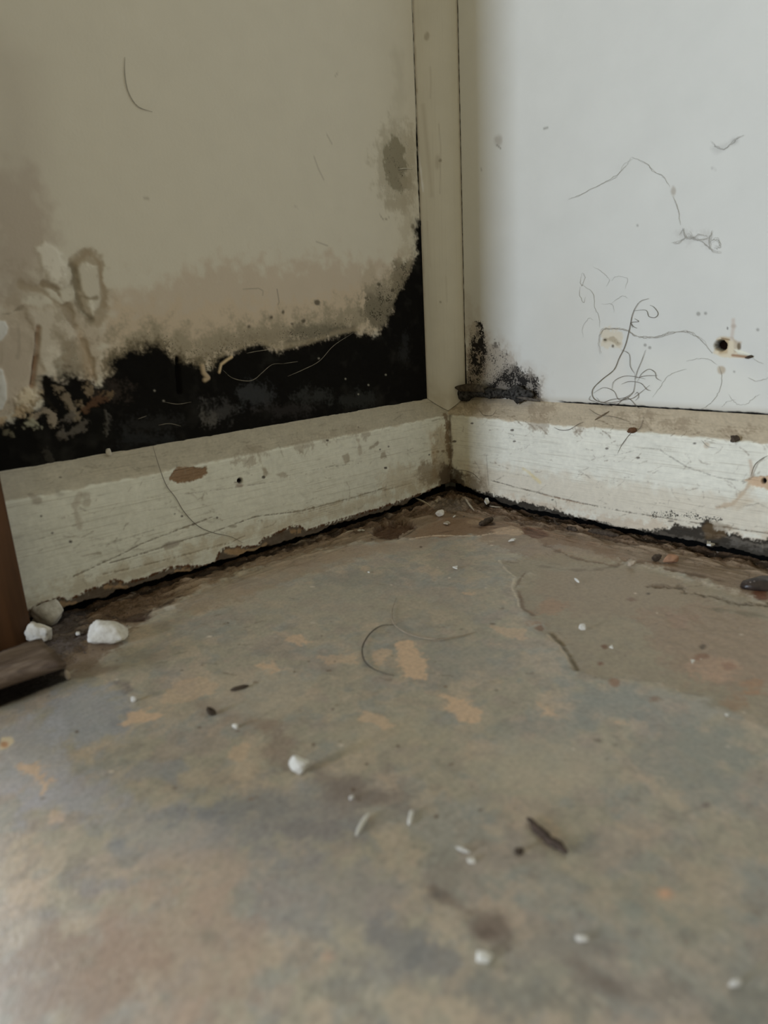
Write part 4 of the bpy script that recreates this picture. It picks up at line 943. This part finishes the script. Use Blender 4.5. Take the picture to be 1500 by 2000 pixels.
flake('paint_flake', [(1381, 1055), (1386, 1058), (1388, 1064), (1396, 1068), (1388, 1072), (1380, 1068)], (2, .006), .0008, M_CHIP, 'white shredded flake at the black foot of the right board', 'flake', .003)
for Q, lb in [([(718, 1119), (721, 1117), (722, 1120)], 'tiny white speck in the middle of the grey floor'), ([(1349, 1290), (1357, 1292), (1352, 1298)], 'small pale flake on the pinkish floor patch'), ([(1190, 1366 - 100), (1195, 1262), (1197, 1268)], 'tiny pale flake beside a brown spot'),
              ([(1416, 1397), (1424, 1396), (1421, 1402)], 'tiny white flake on the olive floor at the right')]:
    flake('paint_flake', Q, (2, 0), .0006, M_CHIP, lb, 'flake', .0006)

# mould crust lying on the right board top
def crust():
    bm = bmesh.new(); rows = []
    Q = [at(898, 768, 0, -.006), at(925, 765, 0, -.006), at(960, 766, 0, -.006), at(1000, 766, 0, -.006), at(1030, 768, 0, -.006), at(1054, 772, 0, -.006)]
    Q = spline(Q, 10); n = len(Q)
    for i, q in enumerate(Q):
        t = i / (n - 1); rr = .0078 * (math.sin(math.pi * min(1, t * 1.05 + .06)) ** .35) * (1 + .25 * math.sin(t * 21)) * (.72 + .28 * math.sin(t * 9 + 1))
        row = []
        for k in range(14):
            a = k * 2 * math.pi / 14; m_ = 1 + .5 * float(noise(np.array(t * 14.), np.array(k * .9 + 3)))
            row.append(bm.verts.new((q[0] - abs(0) + math.cos(a) * rr * .9 * m_, q[1], q[2] - .001 + math.sin(a) * rr * m_ * 1.05)))
        rows.append(row)
    for i in range(n - 1):
        for k in range(14): bm.faces.new((rows[i][k], rows[i][(k + 1) % 14], rows[i + 1][(k + 1) % 14], rows[i + 1][k]))
    bm.faces.new(rows[0][::-1]); bm.faces.new(rows[-1])
    bmesh.ops.recalc_face_normals(bm, faces=bm.faces[:])
    return bm
mc = mesh_obj('mould_crust', crust(), M_MOULD)
tag(mc, 'black crust of mouldy peeled paint rolled up on the right board top', 'mould')
def curl(P, width, ax, val, mat, bow, name, parent=None, thick=.0004):
    Q = spline([at(x, y, ax, val) for x, y in P], 5); bm = bmesh.new(); A = []
    nrm = np.zeros(3); nrm[ax] = -1
    for i, q in enumerate(Q):
        t = i / (len(Q) - 1); row = []
        for k in range(6):
            s_ = k / 5 - .5
            row.append(bm.verts.new(q + np.array([0, 0, 1.]) * s_ * width * math.sin(math.pi * (t * .8 + .1)) + nrm * (bow * (1 - 4 * s_ * s_) + bow * .5 * math.sin(t * 5))))
        A.append(row)
    for i in range(len(A) - 1):
        for k in range(5): bm.faces.new((A[i][k], A[i + 1][k], A[i + 1][k + 1], A[i][k + 1]))
    bmesh.ops.solidify(bm, geom=bm.faces[:], thickness=thick)
    return mesh_obj(name, bm, mat, parent)
curl([(890, 757), (900, 758), (918, 757), (940, 760), (946, 768)], .008, 0, -.012, simple('dirty paint curl', (.22, .18, .13), (.10, .08, .06)), .0015, 'paint_curl', mc)
curl([(1010, 776), (1024, 778), (1040, 781), (1056, 784)], .003, 0, -.012, simple('grey paint curl', (.26, .23, .20), (.14, .12, .10)), .0012, 'paint_curl', mc)

# dark beaded casing at the right edge
def casing():
    e = bpy.data.objects.new('insect_casing', None); C.objects.link(e)
    p = atf(1495, 1146); e.location = p
    bm = bmesh.new(); bmesh.ops.create_uvsphere(bm, u_segments=28, v_segments=14, radius=1)
    for v in bm.verts:
        c = v.co; k = 1 + .12 * float(noise(np.array(c.x * 2 + 5), np.array(c.y * 2 + c.z)))
        x, y, z = c.x * .0165 * k, c.y * .0075 * k, max(c.z, -.2) * .0062 * k + .001
        v.co = (x * .68 + y * .7, -x * .72 + y * .68, z)
    b = mesh_obj('shell', bm, simple('dark shell', (.055, .038, .032), (.03, .022, .02), .35, 200, .0003, spec=.5), e)
    rnd = random.Random(2)
    bead = None
    for i in range(26):
        a = (i % 13) / 13 * 1.6 - 1.2; rr = .0062 if i < 13 else .0045
        x = (i % 13 - 6) * .0021 - .001; y = -.0052 if i < 13 else -.0034; z = .0040 if i < 13 else .0058
        if bead is None:
            bm = bmesh.new(); bmesh.ops.create_icosphere(bm, subdivisions=2, radius=.00085)
            o = bead = mesh_obj('bead', bm, simple('glossy bead', (.24, .20, .18), (.12, .10, .09), .2, 500, 0, spec=.8), e)
        else:
            o = bead.copy(); C.objects.link(o); o.parent = e
        x += rnd.uniform(-.0004, .0004)
        k = math.sqrt(max(.05, 1 - (x / .0165) ** 2)); y *= k; z *= k
        o.location = (x * .68 + y * .7, -x * .72 + y * .68, z)
    tag(e, 'dark brown beaded insect casing on the floor at the right edge', 'casing')
casing()

# ================================================================== hairs and cobwebs
def strand(name, lines, ax, val, r, mat, label, cat, off=.0006, jit=0):
    rj = random.Random(len(label))
    bm = bmesh.new(); nrm = np.zeros(3); nrm[ax] = 1 if ax == 2 else -1
    for L in lines:
        rr = r
        if isinstance(L[0], (int, float)): rr = L[0]; L = L[1:]
        Q = [(at(x, y, ax, val) if ax != 2 else atf(x, y)) + nrm * off for x, y in L]
        Q = [q + np.array([0, rj.gauss(0, jit), rj.gauss(0, jit)]) if jit else q for q in spline(Q, 7)]
        tube(bm, Q, rr, 5)
    o = mesh_obj(name, bm, mat)
    return tag(o, label, cat)
strand('hair', [[(776, 1222), (745, 1224), (722, 1240), (708, 1266), (712, 1292), (733, 1310), (770, 1322)]], 2, 0, .00036, simple('dark floor hair', (.06, .05, .04), None, .6, 200, 0), 'dark curved hair lying on an ochre patch of the floor', 'hair')
strand('hair', [[(774, 1170), (766, 1195), (770, 1220), (800, 1240), (850, 1250), (900, 1244), (930, 1236)]], 2, 0, .0004, simple('pale hair', (.42, .34, .25), None, .6, 200, 0), 'pale hair curving on the floor right of the dark one', 'hair')
def long_hair():
    P = [at(299, 872, 1, -.0022), at(304, 890, 1, -.0125), at(312, 915, 1, -W - .0008), at(325, 948, 1, -W - .0008), at(343, 972, 1, -W - .0008), at(360, 1000, 1, -W - .0008), at(385, 1026, 1, -W - .001), at(415, 1040, 1, -W - .001), at(450, 1048, 1, -W - .001), at(474, 1060, 1, -W - .001)]
    bm = bmesh.new(); tube(bm, spline(P, 8), .00026, 5)
    return tag(mesh_obj('hair', bm, M_HAIR), 'long dark hair hanging down the face of the left board', 'hair')
long_hair()
strand('hair', [[(243, 112), (243, 145), (250, 180), (268, 208), (297, 219)]], 1, 0, .00026, simple('hair on wall', (.34, .31, .26), None, .6, 200, 0), 'faint curved hair on the upper left wall', 'hair')
strand('cobweb_strand', [[(433, 722), (452, 738), (480, 744), (496, 740), (510, 728), (530, 712), (552, 710)], [(552, 710), (580, 706)], [(560, 735), (590, 722), (622, 705), (650, 675), (688, 650)], [(480, 690), (500, 686), (530, 682)]], 1, 0, .00022, M_WEBP, 'pale cobweb strands crossing the black mould on the left wall', 'cobweb', .0014)
strand('cobweb_strand', [[(308, 830), (330, 827), (352, 832)], [(320, 785), (345, 789), (372, 785)], [(268, 818), (285, 812)]], 1, 0, .00018, M_WEBP, 'short pale threads in the lower black mould', 'cobweb', .0014)
strand('staple', [[(777, 331), (790, 329), (805, 331)]], 1, 0, .0005, simple('pale fibre', (.72, .68, .58), None, .5, 200, 0), 'short pale horizontal fibre on the oval stain beside the corner bead', 'fibre', .0006)
# tangle at the foot of the right wall
lh = .00034
tang = [[.00030, (1268, 583), (1250, 590), (1237, 612), (1231, 640), (1222, 675), (1210, 700), (1200, 722), (1178, 740), (1160, 758), (1158, 772), (1166, 782), (1186, 788), (1200, 796)],
        [(1159, 768), (1180, 757), (1200, 764), (1210, 780), (1235, 778), (1250, 768), (1270, 752)], [(1196, 762), (1200, 745), (1218, 735), (1238, 735), (1262, 740)],
        [(1215, 750), (1230, 745), (1252, 748), (1264, 760), (1272, 763)], [(1241, 730), (1241, 750), (1236, 768), (1220, 780), (1195, 786), (1170, 784)], [(1215, 683), (1230, 692), (1232, 715), (1241, 730)],
        [(1262, 683), (1254, 705), (1246, 724), (1241, 742)], [(1246, 745), (1254, 730), (1268, 721), (1280, 727), (1283, 738), (1293, 744)], [(1160, 782), (1180, 792), (1205, 790), (1220, 778), (1232, 780), (1248, 796), (1262, 798)],
        [(1240, 771), (1246, 766), (1248, 775), (1242, 782)], [(1242, 738), (1262, 734), (1285, 733)], [(1166, 776), (1176, 786), (1196, 780), (1222, 776), (1240, 764)], [(1155, 772), (1152, 780), (1162, 784)]]
strand('hair_tangle', tang, 0, 0, .00021, M_HAIR, 'tangle of dark hair at the bottom of the right wall with one strand rising', 'hair', .0012)
strand('hair', [[(1238, 607), (1262, 606), (1268, 618), (1280, 620), (1286, 612), (1278, 600), (1270, 596)], [(1236, 640), (1234, 630), (1248, 628), (1240, 622)], [(1234, 632), (1238, 638), (1245, 641)]], 0, 0, .00024, simple('grey hair', (.26, .24, .21), None, .7, 200, 0), 'small curly hair beside the rising strand on the right wall', 'hair', .0008)
def webby(name, lines, r, label, seed, mat=M_WEB, fuzz=1):
    r *= .62
    rnd = random.Random(seed); out = []
    for L in lines:
        out.append([r] + L)
        for _ in range(fuzz):
            out.append([r * .7] + [(x + rnd.uniform(-4, 4), y + rnd.uniform(-3, 3)) for x, y in L])
    strand(name, out, 0, 0, r, mat, label, 'cobweb', .0007, .00028)
webby('cobweb_strand', [[(1175, 690), (1170, 668), (1178, 645), (1195, 642), (1220, 645), (1240, 655), (1258, 660), (1285, 657), (1310, 650), (1335, 648), (1350, 650), (1370, 665), (1392, 690)]], .00028, 'dusty cobweb thread running sideways to the screw hole', 1, simple('brown web', (.50, .46, .40), None, .9, 200, 0), 2)
webby('cobweb_strand', [[(1234, 307), (1222, 325), (1200, 345), (1170, 362), (1130, 382), (1110, 390)], [(1234, 307), (1262, 318), (1275, 335), (1295, 345), (1310, 365)], [(1315, 385), (1322, 400), (1326, 415), (1330, 440)]], .00022, 'fine cobweb thread peaking high on the right wall', 2, fuzz=1)
webby('cobweb_clump', [[(1328, 460), (1335, 448), (1338, 462), (1352, 465), (1365, 460), (1382, 462)], [(1338, 462), (1360, 468), (1380, 478), (1392, 490), (1410, 494)], [(1392, 450), (1386, 468), (1388, 486)], [(1312, 474), (1325, 474), (1340, 462)], [(1345, 455), (1360, 470), (1385, 465)], [(1388, 470), (1402, 468), (1408, 482), (1395, 484)]], .00022, 'fuzzy grey cobweb clump at mid height of the right wall', 3, fuzz=2)
webby('cobweb_strand', [[(1137, 535), (1134, 550), (1138, 558), (1142, 540), (1138, 532)], [(1136, 556), (1158, 572), (1162, 600), (1170, 618), (1172, 640)], [(1134, 560), (1132, 575), (1140, 590), (1145, 580)]], .00024, 'grey cobweb thread with small loops left of the hair tangle', 4, fuzz=0)
webby('cobweb_strand', [[(1275, 775), (1290, 755), (1305, 735), (1325, 725), (1342, 720)], [(1340, 706), (1365, 700), (1385, 702), (1400, 712)], [(1405, 715), (1410, 735), (1405, 765), (1385, 790), (1368, 800)]], .00022, 'loose cobweb loop below the screw hole', 5, simple('light web', (.50, .48, .44), None, .9, 200, 0), 0)
webby('cobweb_strand', [[(1160, 522), (1175, 530), (1190, 545), (1185, 560)], [(1195, 548), (1205, 540), (1225, 545), (1222, 565)], [(1175, 594), (1196, 594), (1200, 610)], [(1195, 592), (1215, 578), (1226, 582)], [(1140, 660), (1138, 640), (1150, 622), (1160, 625)]], .00016, 'faint pale cobweb loops above the hair tangle', 6, simple('faint web', (.55, .53, .50), None, .9, 200, 0), 0)
webby('cobweb_strand', [[(1390, 278), (1400, 288), (1415, 292), (1440, 272), (1455, 264)]], .0002, 'small grey smear of web near the top of the right wall', 7, simple('smear web', (.50, .48, .45), None, .9, 200, 0), 1)
webby('cobweb_strand', [[(1462, 738), (1478, 744), (1500, 738)]], .00028, 'short curved thread at the right edge of the wall', 8, fuzz=0)
webby('cobweb_strand', [[(1424, 770), (1430, 780), (1442, 790), (1460, 788), (1475, 775), (1485, 770)], [(1410, 795), (1420, 785), (1435, 780)]], .00018, 'wispy web just above the crack at the lower right', 9, fuzz=0)
webby('cobweb_strand', [[(1470, 698), (1480, 706), (1492, 710)]], .0002, 'fine thread trailing from the torn paint', 10, fuzz=0)
bm = bmesh.new(); tube(bm, [at(x, y, 0, -.0012) for x, y in [(1455, 699), (1460, 698), (1467, 696), (1471, 696)]], .0011, 7)
tag(mesh_obj('wood_sliver', bm, M_DARK), 'tiny black sliver stuck to the torn paint by the screw hole', 'sliver')
# hairs and fluff on the right board
def on_right(P, r, mat, label, cat='hair', name='hair'):
    Q = []
    for x, y in P:
        p = at(x, y, 0, -W - .0006)
        if p[2] > ZF:
            lo, hi = 0., 1.
            for _ in range(30):
                m_ = (lo + hi) / 2; q = at(x, y, 0, -W * (1 - m_))
                if q[2] > ZF + (ZB - ZF) * m_: lo = m_
                else: hi = m_
            p = q + np.array([-.0004, 0, .0008])
        Q.append(p)
    bm = bmesh.new(); tube(bm, spline(Q, 6), r, 5)
    return tag(mesh_obj(name, bm, mat), label, cat)
on_right([(1082, 835), (1095, 840), (1112, 839), (1130, 830), (1140, 826)], .00028, M_HAIR, 'dark hair bent along the top edge of the right board')
on_right([(1162, 822), (1175, 814), (1190, 805)], .0007, simple('brown leaf sliver', (.24, .18, .12)), 'brown leaf sliver on the right board top', 'sliver', 'leaf_sliver')
on_right([(1258, 815), (1252, 835), (1245, 842), (1232, 846), (1215, 868), (1206, 886)], .0002, M_HAIR, 'fine hair trailing over the right board edge beside an insect')
on_right([(935, 800), (945, 812), (962, 812), (970, 802)], .0002, M_HAIR, 'fine looped hair on the right board top near the bead')
on_right([(1150, 800), (1170, 812), (1200, 816), (1230, 826)], .0002, M_HAIR, 'thin hair lying below the hair tangle on the board top')
on_right([(1400, 920 - 45), (1382, 872), (1370, 860)], .0002, M_WEB, 'faint thread on the right board face under the insect')
on_right([(878, 920), (900, 918), (922, 924), (940, 940)], .00022, M_HAIR, 'thin hair arching over the right board face near the corner')
on_right([(1466, 930), (1474, 908), (1488, 896), (1500, 890)], .0002, M_HAIR, 'thin hair rising from the bare wood patch on the right board')

# crumbs in the damp margin: too many and small to count
def crumbs():
    rnd = random.Random(11); bm = bmesh.new()
    def put(x, y, s_):
        vs = [bm.verts.new((x + rnd.uniform(-1, 1) * s_, y + rnd.uniform(-1, 1) * s_, float(floor_level(x, y)) + rnd.uniform(-.3, 1) * s_ * .7)) for _ in range(6)]
        r_ = bmesh.ops.convex_hull(bm, input=vs)
    for _ in range(170):
        a, b = rnd.random(), rnd.random()
        put(-.024 - rnd.random() ** 1.6 * .055, -.024 - rnd.random() ** 1.6 * .06, rnd.uniform(.0004, .0011))
    for _ in range(150):
        put(-.026 - .40 * rnd.random(), -.024 - rnd.random() ** 2 * .03, rnd.uniform(.0004, .001))
    for _ in range(160):
        put(-.024 - rnd.random() ** 2 * .05, -.026 - .32 * rnd.random(), rnd.uniform(.0004, .001))
    for _ in range(60):
        put(-.40 - .05 * rnd.random(), -.04 - rnd.random() * .06, rnd.uniform(.0004, .0011))
    loose = [v for v in bm.verts if not v.link_faces]
    bmesh.ops.delete(bm, geom=loose, context='VERTS')
    return bm
cr = mesh_obj('crumbs', crumbs(), simple('dirty crumbs', (.22, .18, .14), (.07, .05, .04), .9, 120, 0), smooth=False)
tag(cr, 'fine brown crumbs scattered in the damp dirt along both boards', 'crumbs', kind='stuff')
